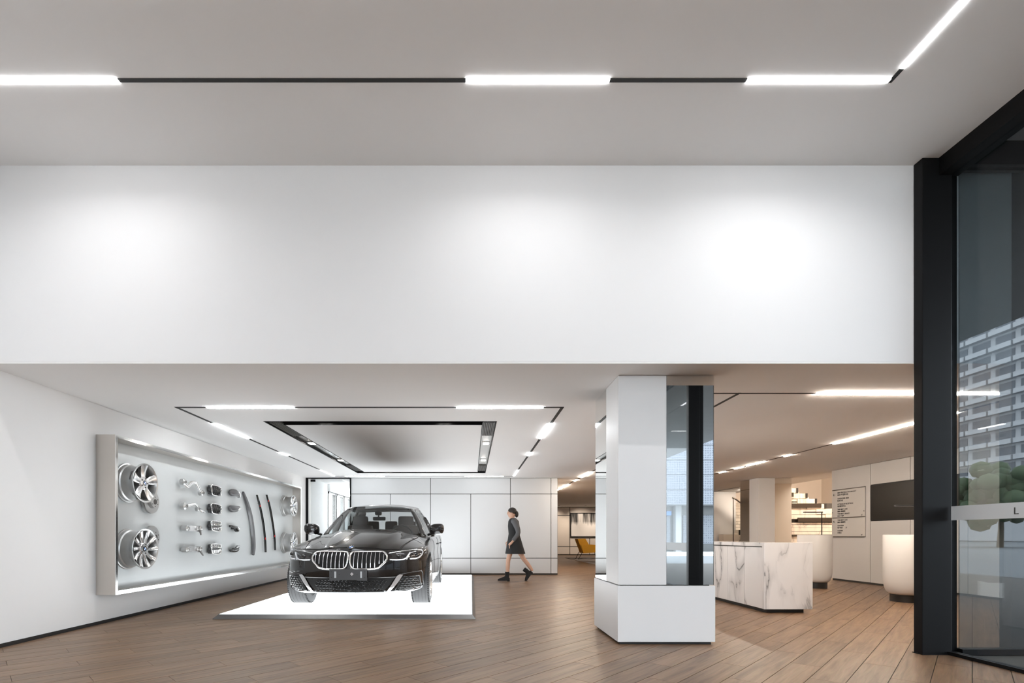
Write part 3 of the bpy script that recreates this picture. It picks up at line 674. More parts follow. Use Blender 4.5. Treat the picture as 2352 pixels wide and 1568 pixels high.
for k, (z, lab) in enumerate(((1.735, 'kidney grille with fine black slats at the top of its column'), (1.44, 'kidney grille with fine black slats, second from the top'), (1.165, 'kidney grille with bright chrome slats, third from the top'), (.795, 'kidney grille with chrome tipped slats at the bottom'))):
    y = 8.10; tg = thing('kidney_grille', lab, 'car grille', (PX, y, z), group='kidney grilles on the display wall')
    out = crom(kid_shape(k), 5, True)
    MB().tube([(PX+.085-.06*max(0, p.x), y+p.x, z+p.y) for p in out], .010, 8, True).build('chrome_frame', 'chrome', tg, 50)
    MB().prism([(y+p.x*.97, z+p.y*.97) for p in out], PX+.03, PX+.058, 'x').build('housing', 'plastic_grey', tg)
    for q in range(9):
        a = -.125+.26*q/8; h = .066 if a < .1 else .05
        pts = [(PX+.080-.05*max(0, a)-.012*abs(i-2)/2, y+a+.015*((i-2)/2)**2*(1 if k > 1 else .3), z+h*(i-2)/2) for i in range(5)]
        MB().tube(pts, .0055, 6).build('slat', 'chrome' if k >= 2 else 'gloss_black', tg, 60)
    for b in (-.055, 0, .055): MB().lathe([(.018, -.012), (.018, .012), (.009, .014)], 10, Matrix.Translation((PX+.05, y-.165, z+b)) @ Matrix.Rotation(PI/2, 4, 'X')).build('clip', 'plastic_grey', tg, 40)
    MB().box(PX, PX+.045, y-.03, y+.03, z-.02, z+.02).build('bracket', 'plastic_grey', tg)
# mirror caps
def cap(label, z, prof, mt, gl):
    y = 8.78; tg = thing('mirror_cap', label, 'mirror cap', (PX, y, z), group='mirror parts on the display wall')
    o = crom([Vector((a, b, 0)) for a, b in prof], 4, True); n = len(o); rows = []
    cx = sum(p.x for p in o)/n; cz = sum(p.y for p in o)/n
    for q, (k, dx) in enumerate(((1, 0), (1.0, .02), (.93, .04), (.75, .055), (.45, .068), (.02, .072))):
        ring = [(PX+.03+dx, y+cx+(p.x-cx)*k, z+cz+(p.y-cz)*k) for p in o]; rows.append(ring+[ring[0]])
    MB().grid(rows).build('shell', mt, tg, 60)
    a, b, c, d = gl
    MB().tube([(PX+.085, y+a, z+b), (PX+.098, y+(a+c)/2, z+(b+d)/2+.01), (PX+.078, y+c, z+d)], [.012, .018, .010], 8).build('edge_strip', 'chrome' if mt == 'cap_grey' else 'silver_trim', tg, 60)
    MB().box(PX, PX+.035, y-.03+cx, y+.03+cx, z-.02+cz, z+.02+cz).build('bracket', 'plastic_grey', tg)
cap('grey mirror cap with drooping end at the top of its column', 1.75, [(-.16, .03), (-.06, .07), (.06, .06), (.15, -.02), (.17, -.07), (.10, -.05), (-.12, -.05)], 'cap_grey', (.08, .03, .15, -.05))
cap('grey mirror cap with flat top, second from the top', 1.475, [(-.15, .05), (.10, .06), (.165, .055), (.15, .0), (.06, -.05), (-.10, -.06), (-.16, -.02)], 'cap_grey', (.05, -.03, .14, .04))
cap('black bent mirror arm, third from the top', 1.14, [(-.16, .05), (-.03, .045), (.06, .03), (.13, -.03), (.12, -.07), (.05, -.06), (-.03, .0), (-.15, .01)], 'gloss_black', (.03, .02, .10, -.05))
cap('black curved mirror arm with bright edge at the bottom', .77, [(-.14, .0), (.02, .01), (.10, .06), (.15, .06), (.15, .0), (.08, -.05), (-.02, -.06), (-.13, -.04)], 'gloss_black', (.0, .02, .12, .06))
def strip(label, pts, wdt, mt, marks):
    y0, z0 = pts[len(pts)//2]; tg = thing('trim_strip', label, 'trim strip', (PX, y0, z0), group='trim strips on the display wall')
    c = crom([Vector((PX+.03, a, b)) for a, b in pts], 6); n = len(c); rows = []
    for i, p in enumerate(c):
        t_ = (c[min(i+1, n-1)]-c[max(0, i-1)]).normalized(); nn = Vector((0, -t_.z, t_.y)); k = i/(n-1); ww = wdt*(.35+.65*min(1, 3*k, 4*(1-k)+.4))
        ring = [p-nn*ww+Vector((-.01, 0, 0)), p-nn*ww*.6+Vector((.02, 0, 0)), p+nn*ww*.6+Vector((.028, 0, 0)), p+nn*ww+Vector((-.01, 0, 0))]; rows.append(ring+[ring[0]])
    MB().grid(rows).build('moulding', mt, tg, 40)
    for k in marks:
        p = c[int(k*(n-1))]; MB().box(p.x+.012, p.x+.027, p.y-.012, p.y-.004, p.z-.022, p.z+.022).build('red_clip', 'red', tg)
    for k in (.2, .8):
        p = c[int(k*(n-1))]; MB().tube([(PX, p.y, p.z), (p.x, p.y, p.z)], .006, 6).build('pin', 'steel', tg)
strip('wide grey curved moulding beside the mirror caps', [(9.13, 1.80), (9.30, 1.62), (9.47, 1.35), (9.56, 1.05), (9.59, .80), (9.55, .64)], .05, 'cap_grey', [])
strip('slim black trim strip beside the wide grey moulding', [(9.72, 1.80), (9.88, 1.55), (10.02, 1.25), (10.10, .95), (10.13, .67)], .013, 'gloss_black', [.22, .75])
strip('slim black trim strip nearest the far wheels', [(10.18, 1.84), (10.34, 1.6), (10.48, 1.3), (10.58, 1.0), (10.62, .70)], .013, 'gloss_black', [.15, .75])
# ------------------------------------------------------------------ luminous platform
PZ = .055
pX0, pX1, pY0, pY1 = -3.115, .050, 6.02, 12.2
pf = thing('light_platform', 'low illuminated white platform under the black car', 'platform', ((pX0+pX1)/2, (pY0+pY1)/2, 0))
w_ = .05
ix0, ix1, jy0, jy1 = pX0+w_, pX1-w_*.8, pY0+w_, pY1-w_
pm = (ix0+ix1)/2+.17
ydiv = [jy0, 7.19, 8.7, 10.3, jy1]
for a, b in zip(ydiv, ydiv[1:]):
    for c_, d_ in ((ix0, -1.50), (-1.50, ix1)):
        MB().box(c_+.006, d_-.006, a+.005, b-.005, .048, PZ).build('light_tile', 'light_floor', pf)
MB().box(ix0, ix1, jy0, jy1, .005, .048).build('base', 'tile_seam', pf)
def ramp(q):
    m = MB(); m.add(q, [(0, 1, 2, 3), (0, 4, 5, 1), (4, 7, 6, 5), (7, 3, 2, 6), (0, 3, 7, 4), (1, 5, 6, 2)]); m.build('edge_ramp', 'ramp_steel', pf)
zb, zt = .008, PZ
ramp([(pX0, pY0, zb), (pX1, pY0, zb), (ix1, jy0, zt), (ix0, jy0, zt), (pX0, pY0, 0), (pX1, pY0, 0), (ix1, jy0, 0), (ix0, jy0, 0)])
ramp([(pX1, pY1, zb), (pX0, pY1, zb), (ix0, jy1, zt), (ix1, jy1, zt), (pX1, pY1, 0), (pX0, pY1, 0), (ix0, jy1, 0), (ix1, jy1, 0)])
ramp([(pX0, pY1, zb), (pX0, pY0, zb), (ix0, jy0, zt), (ix0, jy1, zt), (pX0, pY1, 0), (pX0, pY0, 0), (ix0, jy0, 0), (ix0, jy1, 0)])
ramp([(pX1, pY0, zb), (pX1, pY1, zb), (ix1, jy1, zt), (ix1, jy0, zt), (pX1, pY0, 0), (pX1, pY1, 0), (ix1, jy1, 0), (ix1, jy0, 0)])
# ------------------------------------------------------------------ marble reception desk
dk = thing('reception_desk', 'white marble reception desk with grey veins behind the column', 'desk', (4.1, 7.5, 0))
dx0, dx1, dy0, dy1, dz0, dz1 = 3.80, 4.43, 6.50, 8.42, .05, .915
MB().rbox(dx0, dx1, dy0, dy0+.05, dz0, dz1-.001, .003).build('end_slab', 'marble', dk)
MB().rbox(dx0, dx1, dy0+.05, dy1, dz1-.05, dz1, .003).build('top_slab', 'marble_b', dk)
MB().rbox(dx0, dx1, dy1-.05, dy1, dz0, dz1-.051, .003).build('end_slab', 'marble_c', dk)
MB().box(dx0+.03, dx1-.02, dy0+.05, dy1-.05, dz0+.01, dz1-.05).build('carcass', 'bronze', dk)
for k, (a, b) in enumerate(((6.56, 7.0), (7.0, 7.45), (7.45, 7.9), (7.9, 8.36))):
    MB().rbox(dx0+.012, dx0+.03, a+.003, b-.003, dz0, dz1-.062, .002).build('front_panel', ['marble_c', 'marble_d', 'marble_b', 'marble'][k], dk)
MB().box(dx0+.06, dx1-.08, dy0+.06, dy1-.06, 0, dz0+.01).build('kick_plinth', 'plinth_black', dk)
# ------------------------------------------------------------------ round pods and their lamps
def pod(y, lab):
    x = 6.66; tg = thing('round_counter', lab, 'counter', (x, y, 0))
    prof = [(.20, .112), (.225, .12), (.25, .15), (.272, .215), (.284, .30), (.288, .40), (.288, 1.012), (.283, 1.02), (.27, 1.02), (.265, 1.0), (.0005, 1.0)]
    MB().lathe(prof, 48, Matrix.Translation((x, y, 0))).build('drum', 'pod_white', tg, 35)
    MB().lathe([(.205, 0), (.205, .115), (.0005, .115)], 40, Matrix.Translation((x, y, 0))).build('plinth', 'plinth_black', tg, 35)
def lamp(x, y, lab, hl):
    tg = thing('desk_lamp', lab, 'lamp', (x, y, 1.0))
    MB().lathe([(.045, 1.0), (.045, 1.012), (.02, 1.018), (.0005, 1.018)], 20, Matrix.Translation((x, y, 0))).build('base', 'black_metal', tg, 35)
    MB().tube([(x, y, 1.01), (x, y, 1.465)], .009, 8).build('pole', 'black_metal', tg, 60)
    m = MB(); m.rbox(x-hl, x+.012, y-.022, y+.022, 1.452, 1.474, .004); m.build('head', 'plastic_grey', tg)
    MB().box(x-hl+.02, x-.08, y-.014, y+.014, 1.449, 1.4525).build('diffuser', 'frost', tg)
pod(7.66, 'white round counter in front of the dark screen wall'); pod(9.72, 'white round counter partly behind the marble desk')
lamp(6.86, 7.66, 'slim black lamp on the counter by the dark screen', .38); lamp(6.80, 9.72, 'slim black lamp on the counter behind the marble desk', .35)
# ------------------------------------------------------------------ directory sign and screen on the right wall
sg = thing('directory_sign', 'wall directory listing areas in English and Chinese', 'sign', (XR, 10.92, .985))
MB().rbox(XR-.018, XR-.004, 10.45, 11.39, .99, 2.03, .002).build('sign_panel', 'sign_acrylic', sg)
for z in (.985, 1.405, 2.03):
    MB().box(XR-.024, XR-.002, 10.45, 11.39, z-.009, z+.009).build('rail', 'steel_dark', sg)
for y in (11.385, 10.475): MB().lathe([(.008, 0), (.008, .024), (.0005, .024)], 10, Matrix.Translation((XR-.026, y, 1.525)) @ Matrix.Rotation(PI/2, 4, 'Y')).build('fixing_stud', 'print_black', sg)
def WM(y, z): return Matrix(((0, 0, -1, XR-.019), (-1, 0, 0, y), (0, 1, 0, z), (0, 0, 0, 1)))
rows = [(1.945, 'BMW PRODUCT ROOM NCT', 'BMW 产品展示区'), (1.815, 'HANDOVER AREA', '新车交付'), (1.69, 'AFTERSALES RECEPTION', '售后服务中心'), (1.575, 'THE BMW CAFÉ', 'BMW 咖啡吧'), (1.475, 'THE BMW LIBRARY', 'BMW 书屋'),
        (1.335, 'THE BMW CAFÉ', 'BMW 咖啡吧'), (1.215, 'CANTEEN', '客户餐厅'), (1.10, 'CASHIER', '收银台')]
for z, a, b in rows:
    text(a, .042, 'print_black', sg, WM(11.235, z+.004), bold=.0008); text(b, .042, 'print_black', sg, WM(11.235, z-.044), bold=.0008)
text('2F', .042, 'print_black', sg, WM(10.99, 1.171), bold=.0008); text('1F', .04, 'print_black', sg, WM(10.555, 1.43), bold=.0008); text('2F', .04, 'print_black', sg, WM(10.555, 1.012), bold=.0008)
def arrow(y, z, ang):
    m = MB()
    def B(p, q): 
        rt = Matrix.Rotation(ang, 2); p = rt @ Vector(p); q = rt @ Vector(q)
        m.tube([(XR-.0195, y-p.x, z+p.y), (XR-.0195, y-q.x, z+q.y)], .0035, 6)
    B((-.03, 0), (.03, 0)); B((-.03, 0), (-.005, .025)); B((-.03, 0), (-.005, -.025)); m.build('arrow', 'print_black', sg)
arrow(11.335, 1.925, 0); arrow(11.335, 1.315, -PI/4)
tv = thing('wall_screen', 'large dark screen set into the pale right wall', 'screen', (XR, 9.3, 1.32))
MB().box(XR-.006, XR+.03, 8.31, 10.32, 1.318, 2.042).build('bezel', 'black_matt', tv)
MB().box(XR-.008, XR-.005, 8.33, 10.30, 1.335, 2.025).build('glass_panel', 'screen', tv)
# ------------------------------------------------------------------ staircase
st = thing('staircase', 'marble clad staircase with bronze bands behind the second column', 'staircase', (10, 14.6, 0))
D = 14.5
for k in range(2, 9):                                   # side-on flight falling to the right
    x1 = 9.45+.272*(k-2); zt_ = 2.39-.151*(k-2)
    MB().box(max(9.25, x1-.55), x1, D, D+1.4, zt_-.15, zt_-.012).build('step', 'marble_warm', st)
    MB().box(x1-.05, x1+.006, D-.012, D+.03, zt_-.145, zt_-.006).build('step_end', 'plinth_black', st)
courses = [(1.80, 1.97, 9.3, 10.05), (1.62, 1.79, 8.9, 12.98), (1.49, 1.61, 8.9, 12.98), (1.33, 1.385, 8.9, 12.98), (1.24, 1.32, 8.9, 12.98), (1.13, 1.235, 8.9, 12.98), (.99, 1.12, 8.9, 12.98), (.8, .98, 8.9, 12.98), (.5, .79, 8.9, 12.98), (.02, .49, 8.9, 12.98), (2.0, 2.12, 8.9, 9.78), (2.13, 2.28, 8.9, 9.5)]
for z0, z1, x0, x1 in courses: MB().box(x0, x1, D+.02, D+.12, z0, z1).build('cladding_course', 'marble_warm', st)
MB().box(8.9, 12.98, D+.10, D+1.5, 0, 1.95).build('core', 'gap_dark', st)
for z0, z1, x0, x1 in ((1.82, 1.94, 8.9, 10.12), (1.40, 1.53, 9.45, 12.98), (2.135, 2.255, 8.9, 9.32), (1.0, 1.04, 8.9, 12.98)):
    MB().box(x0, x1, D-.02, D+.10, z0, z1).build('bronze_band', 'bronze', st)
s2 = thing('entry_stair', 'lit marble stair flight left of the second column', 'staircase', (9.3, 17.2, 0))
for k in range(16):
    MB().box(9.02, 9.8, 17.0+k*.10, 18.58, .62+k*.112+.012, .62+(k+1)*.112).build('riser', 'marble_warm', s2)
    MB().box(9.02, 9.8, 17.0+k*.10-.01, 18.58, .62+k*.112, .62+k*.112+.012).build('nosing', 'bronze', s2)
for k in range(4):
    x = 8.93+.2*k; z = 1.2-.19*k
    MB().box(x, 9.9, 16.7, 17.0, z-.16, z).build('step', 'marble_warm', s2)
    MB().box(x-.02, x+.10, 16.68, 16.7, z-.17, z+.0).build('step_end', 'plinth_black', s2)
MB().box(8.4, 8.93, 16.7, 17.0, 0, 1.05).build('stringer', 'stone_step', s2); MB().box(8.93, 9.9, 16.72, 17.0, 0, .55).build('stringer', 'stone_step', s2)
sbox('wall_stair_pier', 'panel_warm', 8.15, 9.0, 17.05, 17.25, 0, 2.6, label='pale wall left of the lit stair flight')
rl = thing('handrail', 'dark sloping handrail with glass in front of the lit stair', 'handrail', (8.9, 16.5, 1.1))
MB().tube([(8.6, 16.5, 2.26), (8.7, 16.5, 2.22), (9.2, 16.5, 1.86), (9.5, 16.5, 1.64)], .03, 8).build('rail', 'bronze', rl, 50)
MB().box(8.615, 8.635, 16.49, 16.51, 0, 2.25).build('baluster', 'bronze', rl)
MB().prism([(8.63, 1.1), (9.5, 1.0), (9.5, 1.62), (8.65, 2.2)], 16.495, 16.505, 'y').build('glass_sheet', 'glass_clear', rl)
hl = thing('stair_fill_light', 'added warm lamp to light the marble of the staircase', 'light', (9.6, 16.3, 3.4))  # lamp added to light the stair hall
MB().box(9.3, 12.5, 13.0, 13.1, 4.2, 4.25).build('light_bar', 'lamp_warm', hl); MB().box(9.3, 12.5, 12.98, 13.12, 4.25, 4.32).build('housing', 'black_matt', hl)
for x in (9.6, 12.2): MB().tube([(x, 13.05, 4.31), (x, 13.05, 5.0)], .008, 6).build('hanger_rod', 'black_matt', hl)
hl = thing('stair_fill_light', 'added warm fill lamp above the lit stair flight', 'light', (9.5, 16.6, 2.47))  # added lamp as well, fills the left flight
MB().box(8.75, 9.15, 16.1, 16.16, ZL-.03, ZL-.012).build('light_bar', 'lamp_warm', hl); MB().box(8.74, 9.16, 16.09, 16.17, ZL-.012, ZL).build('housing', 'black_matt', hl)
# ------------------------------------------------------------------ far lounge: picture, rug, chair, light
pc = thing('wall_picture', 'large abstract grey and white painting behind yellow chair', 'painting', (6.4, 25.95, .96))
m = MB()
for b in ((5.12, 7.9, .95, .985), (5.12, 7.9, 2.155, 2.19), (5.12, 5.155, .985, 2.155), (7.865, 7.9, .985, 2.155)): m.box(b[0], b[1], 25.90, 25.97, b[2], b[3])
m.build('frame', 'black_metal', pc); MB().box(5.155, 7.865, 25.93, 25.96, .985, 2.155).build('canvas', 'abstract_paint', pc)
tag(MB().rbox(4.25, 8.6, 17.2, 22.7, .001, .014, .004).build('lounge_rug', 'rug'), 'grey beige rug under the yellow lounge chair', 'rug')
ch = thing('lounge_chair', 'yellow upholstered lounge chair with thin dark legs', 'chair', (4.95, 21.4, 0))
def shell(y0, y1, nm, m):
    m.prism([(4.50, .86), (4.82, .88), (5.03, .46), (5.03, .34), (4.72, .28)][::-1], y0, y1, 'y')
m = MB(); m.prism([(4.47, .87), (4.80, .88), (5.06, .43), (5.06, .33), (4.70, .27)][::-1], 21.08, 21.72, 'y'); m.build('backrest', 'yellow_fabric', ch)
MB().prism([(4.98, .30), (5.45, .34), (5.45, .46), (5.0, .42)], 21.08, 21.72, 'y').build('seat_cushion', 'yellow_fabric', ch)
for a, b in ((21.0, 21.08), (21.72, 21.8)):
    MB().prism([(4.70, .27), (5.44, .32), (5.50, .55), (5.44, .60), (4.98, .64), (4.60, .62)], a, b, 'y').build('arm_panel', 'yellow_fabric', ch)
for (x, y, x2) in ((4.66, 21.08, 4.50), (4.66, 21.72, 4.52), (5.34, 21.08, 5.42), (5.34, 21.72, 5.40)):
    MB().tube([(x, y, .30), (x2, y, .012)], .012, 6).build('leg', 'black_metal', ch)
for k, (x, y, tx, ty) in enumerate(((4.3, 24.6, 4.0, 26), (5.6, 24.6, 5.7, 26), (6.8, 24.6, 7.0, 26), (5.0, 19.8, 4.9, 21.4))):  # last spot is added to brighten the chair
    sp = thing('ceiling_spot', ['ceiling spot left of the painting', 'ceiling spot above the left half of the painting', 'ceiling spot above the right half of the painting', 'added ceiling spot brightening the yellow lounge chair'][k], 'light', (x, y, ZL), group='ceiling spots in the far lounge')
    MB().lathe([(.05, 0), (.05, -.008), (.04, -.008), (.036, -.001)], 20, Matrix.Translation((x, y, ZL)), True).build('bezel', 'black_matt', sp)
    ld = bpy.data.lights.new('spot_beam', 'SPOT'); ld.energy = 42; ld.spot_size = math.radians(95); ld.spot_blend = .6; ld.color = (1, .86, .72); ld.shadow_soft_size = .03
    lo = bpy.data.objects.new('spot_beam', ld); C.objects.link(lo); lo.parent = sp; lo.location = (0, 0, -.02)
    dv = Vector((tx, ty, 1.0))-Vector((x, y, ZL)); lo.rotation_euler = dv.to_track_quat('-Z', 'Y').to_euler()
# ------------------------------------------------------------------ walking person
pe = thing('person', 'person in a dark dress and black ankle boots walking left', 'person', (.85, 11.15, 0))
Y = 11.15
def skin_mesh(name, pts, edges, m, parent, root=0, sub=2):
    me = bpy.data.meshes.new(name); me.from_pydata([p[:3] for p in pts], edges, [])
    o = link(name, me, parent); sm = o.modifiers.new('skin', 'SKIN'); 
    for i, p in enumerate(pts):
        sv = me.skin_vertices[0].data[i]; sv.radius = (p[3], p[3] if len(p) < 5 else p[4]); sv.use_root = (i == root)
    su = o.modifiers.new('sub', 'SUBSURF'); su.levels = sub; su.render_levels = sub
    dg = bpy.context.evaluated_depsgraph_get(); me2 = bpy.data.meshes.new_from_object(o.evaluated_get(dg)); o.modifiers.clear(); o.data = me2
    me2.materials.clear(); me2.materials.append(MT[m]); me2.polygons.foreach_set('use_smooth', [True]*len(me2.polygons)); return o
B = [(.95, Y, .86, .10), (.945, Y, 1.02, .095), (.94, Y, 1.20, .10), (.92, Y, 1.345, .07), (.91, Y, 1.40, .045), (.90, Y, 1.455, .048),   # 0-5 pelvis..neck base of skull
     (.905, Y-.075, .80, .075), (.81, Y-.07, .47, .050), (.80, Y-.07, .30, .050), (.79, Y-.07, .10, .035),                                # 6-9 front leg
     (1.0, Y+.075, .80, .075), (1.17, Y+.07, .48, .050), (1.27, Y+.07, .36, .048), (1.37, Y+.07, .21, .035),                              # 10-13 rear leg
     (.94, Y-.16, 1.32, .048), (1.02, Y-.20, 1.08, .038), (.90, Y-.20, .88, .027), (.86, Y-.20, .835, .030),                              # 14-17 near arm
     (.94, Y+.16, 1.32, .048), (.98, Y+.20, 1.07, .038), (.86, Y+.19, .90, .027), (.82, Y+.19, .86, .030)]                                # 18-21 far arm
Ed = [(0, 1), (1, 2), (2, 3), (3, 4), (4, 5), (0, 6), (6, 7), (7, 8), (8, 9), (0, 10), (10, 11), (11, 12), (12, 13), (3, 14), (14, 15), (15, 16), (16, 17), (3, 18), (18, 19), (19, 20), (20, 21)]
# head and fingers grow from the same surface
B += [(.895, Y, 1.52, .085, .075), (.90, Y, 1.585, .062), (.80, Y, 1.495, .012), (.825, Y, 1.455, .03)]
Ed += [(5, 22), (22, 23), (22, 24), (5, 25)]
for base, sy in ((17, -1), (21, 1)):
    bx_, by_, bz_ = B[base][:3]
    for q, (dx, ln) in enumerate(((-.022, .070), (-.008, .08), (.008, .074), (.022, .06))):
        i = len(B); B.append((bx_-.02, by_+dx, bz_-.03, .009)); B.append((bx_-.035, by_+dx, bz_-.03-ln*.5, .008)); B.append((bx_-.028, by_+dx, bz_-.03-ln, .007)); Ed += [(base, i), (i, i+1), (i+1, i+2)]
    i = len(B); B.append((bx_-.035, by_-sy*.03, bz_-.005, .009)); B.append((bx_-.055, by_-sy*.035, bz_-.04, .008)); Ed += [(base, i), (i, i+1)]
skin_mesh('body', B, Ed, 'skin', pe)
def rings(rs, n=24):
    return [[(cx+rx*math.cos(2*PI*i/n), Y+ry*math.sin(2*PI*i/n), z) for i in range(n+1)] for cx, z, rx, ry in rs]
MB().grid(rings([(.93, 1.40, .055, .06), (.93, 1.375, .085, .12), (.935, 1.33, .115, .185), (.94, 1.22, .13, .185), (.945, 1.05, .12, .16), (.955, .92, .15, .18), (.965, .75, .19, .20), (.975, .61, .225, .215), (.975, .605, .215, .205), (.965, .75, .18, .19)])).build('dress', 'cloth_black', pe, 60)
for s, pts in ((-1, [(.94, 1.33), (1.02, 1.08), (.91, .90)]), (1, [(.94, 1.33), (.98, 1.07), (.87, .92)])):
    MB().tube(crom([Vector((a, Y+s*(.165+.035*min(1, k)), b)) for k, (a, b) in enumerate(pts)], 5), [.068, .066, .062, .06, .056, .052, .05, .048, .046, .045, .044], 12).build('sleeve', 'cloth_grey', pe, 60)
hd = MB().sphere((.895, Y, 1.512), (.092, .074, .112), 28); hv = []
for x, y, z in hd.v:
    n_ = math.exp(-((y-Y)/.014)**2-((z-1.50)/.022)**2) if x < .86 else 0          # nose
    c_ = math.exp(-((y-Y)/.030)**2-((z-1.425)/.018)**2) if x < .87 else 0         # chin
    hv.append((x-.018*n_-.014*c_, y, z))
hd.v = hv; hd.build('head', 'skin', pe, 60)
MB().sphere((.910, Y, 1.545), (.100, .083, .092), 24).build('hair', 'hair', pe, 60)
MB().sphere((1.005, Y, 1.485), (.042, .048, .075), 14).build('hair', 'hair', pe, 60)
for sy in (-1, 1):
    MB().sphere((.818, Y+sy*.030, 1.522), (.006, .011, .006), 8).build('eye', 'cloth_black', pe, 60)
    MB().sphere((.893, Y+sy*.076, 1.495), (.018, .010, .026), 10).build('ear', 'skin', pe, 60)
    MB().sphere((.938, Y+sy*.165, 1.325), (.075, .072, .070), 16).build('shoulder', 'cloth_grey', pe, 60)
MB().sphere((.819, Y, 1.458), (.008, .020, .007), 8).build('lips', 'lip', pe, 60)
def boot(M):
    b = MB().grid([[tuple(M @ Vector((cx+rx*math.cos(2*PI*i/16), ry*math.sin(2*PI*i/16), z))) for i in range(17)] for cx, z, rx, ry in
        [(0, .21, .050, .048), (0, .14, .047, .045), (-.01, .10, .055, .042), (-.05, .075, .095, .042), (-.075, .045, .13, .044), (-.078, .022, .135, .045), (-.078, .012, .13, .043), (-.078, .012, .01, .01)]]).build('boot', 'cloth_black', pe, 50)
    m = MB().prism([(.0, 0), (.055, 0), (.055, .075), (-.01, .06)], -.03, .03, 'y'); m.v = [tuple(M @ Vector(v)) for v in m.v]; m.build('heel', 'cloth_black', b)
boot(Matrix.Translation((.79, Y-.07, 0)))
boot(Matrix.Translation((1.345, Y+.07, .135)) @ Matrix.Rotation(-.95, 4, 'Y'))
# ------------------------------------------------------------------ the car (local: x lateral, y backwards from the nose, z up)
car = thing('sedan_car', 'glossy black four-door saloon car on the white light platform', 'car', (-1.53, 6.24, PZ), math.radians(.6))
AX_F, AX_R, TR = .86, 3.83, .340
OUT = crom([(0, 0, 0), (.25, .010, 0), (.45, .045, 0), (.62, .115, 0), (.75, .215, 0), (.85, .35, 0), (.91, .50, 0), (.94, .66, 0), (.955, .90, 0), (.962, 1.4, 0), (.965, 2.0, 0), (.968, 3.0, 0), (.968, 3.7, 0), (.955, 4.2, 0),
            (.925, 4.55, 0), (.86, 4.77, 0), (.72, 4.88, 0), (.42, 4.94, 0), (0, 4.955, 0)], 8)
def outline_s(u):
    u = abs(u)
    for p, q in zip(OUT, OUT[1:]):
        if p.x <= u <= q.x and p.y < 1.2: return p.y+(q.y-p.y)*(u-p.x)/max(1e-6, q.x-p.x)
    return .9
ZSH = [(0, .755), (.12, .768), (.3, .79), (.5, .803), (.9, .845), (1.3, .885), (1.7, .925), (2.5, .945), (3.6, .965), (4.3, .985), (4.85, .985), (4.96, .95)]
Z0 = .215
# fraction -> (lateral inset, nose setback)
INS = [(0, .085, .075), (.06, .040, .030), (.16, .016, .022), (.28, .004, .018), (.40, .0, .010), (.55, .002, .0), (.68, .010, .006), (.78, .003, .018), (.86, .004, .034), (.93, .018, .055), (.975, .040, .080), (1.0, .066, .105)]
def prof(f):
    for a, b in zip(INS, INS[1:]):
        if f <= b[0]:
            t = (f-a[0])/(b[0]-a[0]); return a[1]+(b[1]-a[1])*t, a[2]+(b[2]-a[2])*t
    return INS[-1][1:]
def z0s(s): return interp([(0, .225), (.5, .225), (.75, .20), (1.3, .17), (3.4, .17), (4.2, .24), (4.96, .27)], s)
def bpt(p, f):
    zs = interp(ZSH, p.y); zb = z0s(p.y); i, sb = prof(f)
    k = max(0.0, 1-p.y/.75)**1.2; kr = max(0.0, (p.y-4.3)/.655)
    x = p.x*(1-i/.965) if p.y < .75 or p.y > 4.4 else p.x-i
    return Vector((x, p.y+sb*k*1.0-sb*kr, zb+(zs-zb)*f))
def nose(u, z, d=0.0):                        # a point on the nose, pushed d towards the viewer
    s = outline_s(u); zs = interp(ZSH, s); zb = z0s(s); f = min(1, max(0, (z-zb)/(zs-zb))); i, sb = prof(f)
    u0 = u/(1-i/.965); s = outline_s(min(.955, abs(u0)))
    return Vector((u, s+sb*max(0.0, 1-s/.75)**1.2-d, z))
ZC = [(0, .758), (.08, .778), (.2, .812), (.5, .885), (.9, .968), (1.2, 1.018), (1.33, 1.034), (1.45, .965), (1.6, .945), (3.9, .96), (4.2, 1.0), (4.45, 1.03), (4.9, 1.03), (4.96, .985)]
def ztop(u, s, u_s, z_s):
    q = min(1, abs(u)/max(.05, u_s)); zc = interp(ZC, s)
    z = z_s+(zc-z_s)*(1-q**2.6)
    if s < 1.4:
        e = .30+.20*min(1, s/1.3); sh = max(0.0, min(1.0, (e+.035-abs(u))/.07)); sh = sh*sh*(3-2*sh)
        z += .014*sh*min(1, s/.25) - .008*math.exp(-((abs(u)-e-.10)/.06)**2)*min(1, s/.25)
    return z
fs = [0, .03, .06, .11, .16, .22, .28, .34, .40, .475, .55, .615, .68, .73, .78, .82, .86, .895, .93, .955, .975, 1.0]
ks = [.985, .96, .92, .86, .78, .70, .62, .56, .52, .48, .44, .40, .34, .26, .18, .09, 0.0]
half = OUT; n = len(half)
loop = [Vector(p) for p in half]+[Vector((-p.x, p.y, 0)) for p in half[-2:0:-1]]
def mirrorpt(p, f):
    a = bpt(Vector((abs(p.x), p.y, 0)), f); return Vector((-a.x if p.x < 0 else a.x, a.y, a.z))
rowsB = [[mirrorpt(p, f) for p in loop] for f in fs]
rowsT = []
for k in ks:
    r = []
    for p in loop:
        e = mirrorpt(p, 1.0); zt_ = ztop(e.x*k, e.y, abs(e.x), e.z); r.append(Vector((e.x*k, e.y, zt_)))
    rowsT.append(r)
allr = rowsB+rowsT; N = len(loop)
vs = [v[:] for r in allr for v in r]; fb, fh, fi = [], [], []
for j in range(len(allr)-1):
    for i in range(N):
        q = (j*N+i, j*N+(i+1) % N, (j+1)*N+(i+1) % N, (j+1)*N+i)
        c = [sum(vs[t][d] for t in q)/4 for d in range(3)]
        if j >= len(rowsB)-1 and 1.42 < c[1] < 4.18 and abs(c[0]) < .80: fi.append(q)
        elif j >= len(rowsB)+1 and .10 < c[1] < 1.42 and abs(c[0]) < .62+.14*min(1, c[1]/1.0): fh.append(q)
        else: fb.append(q)
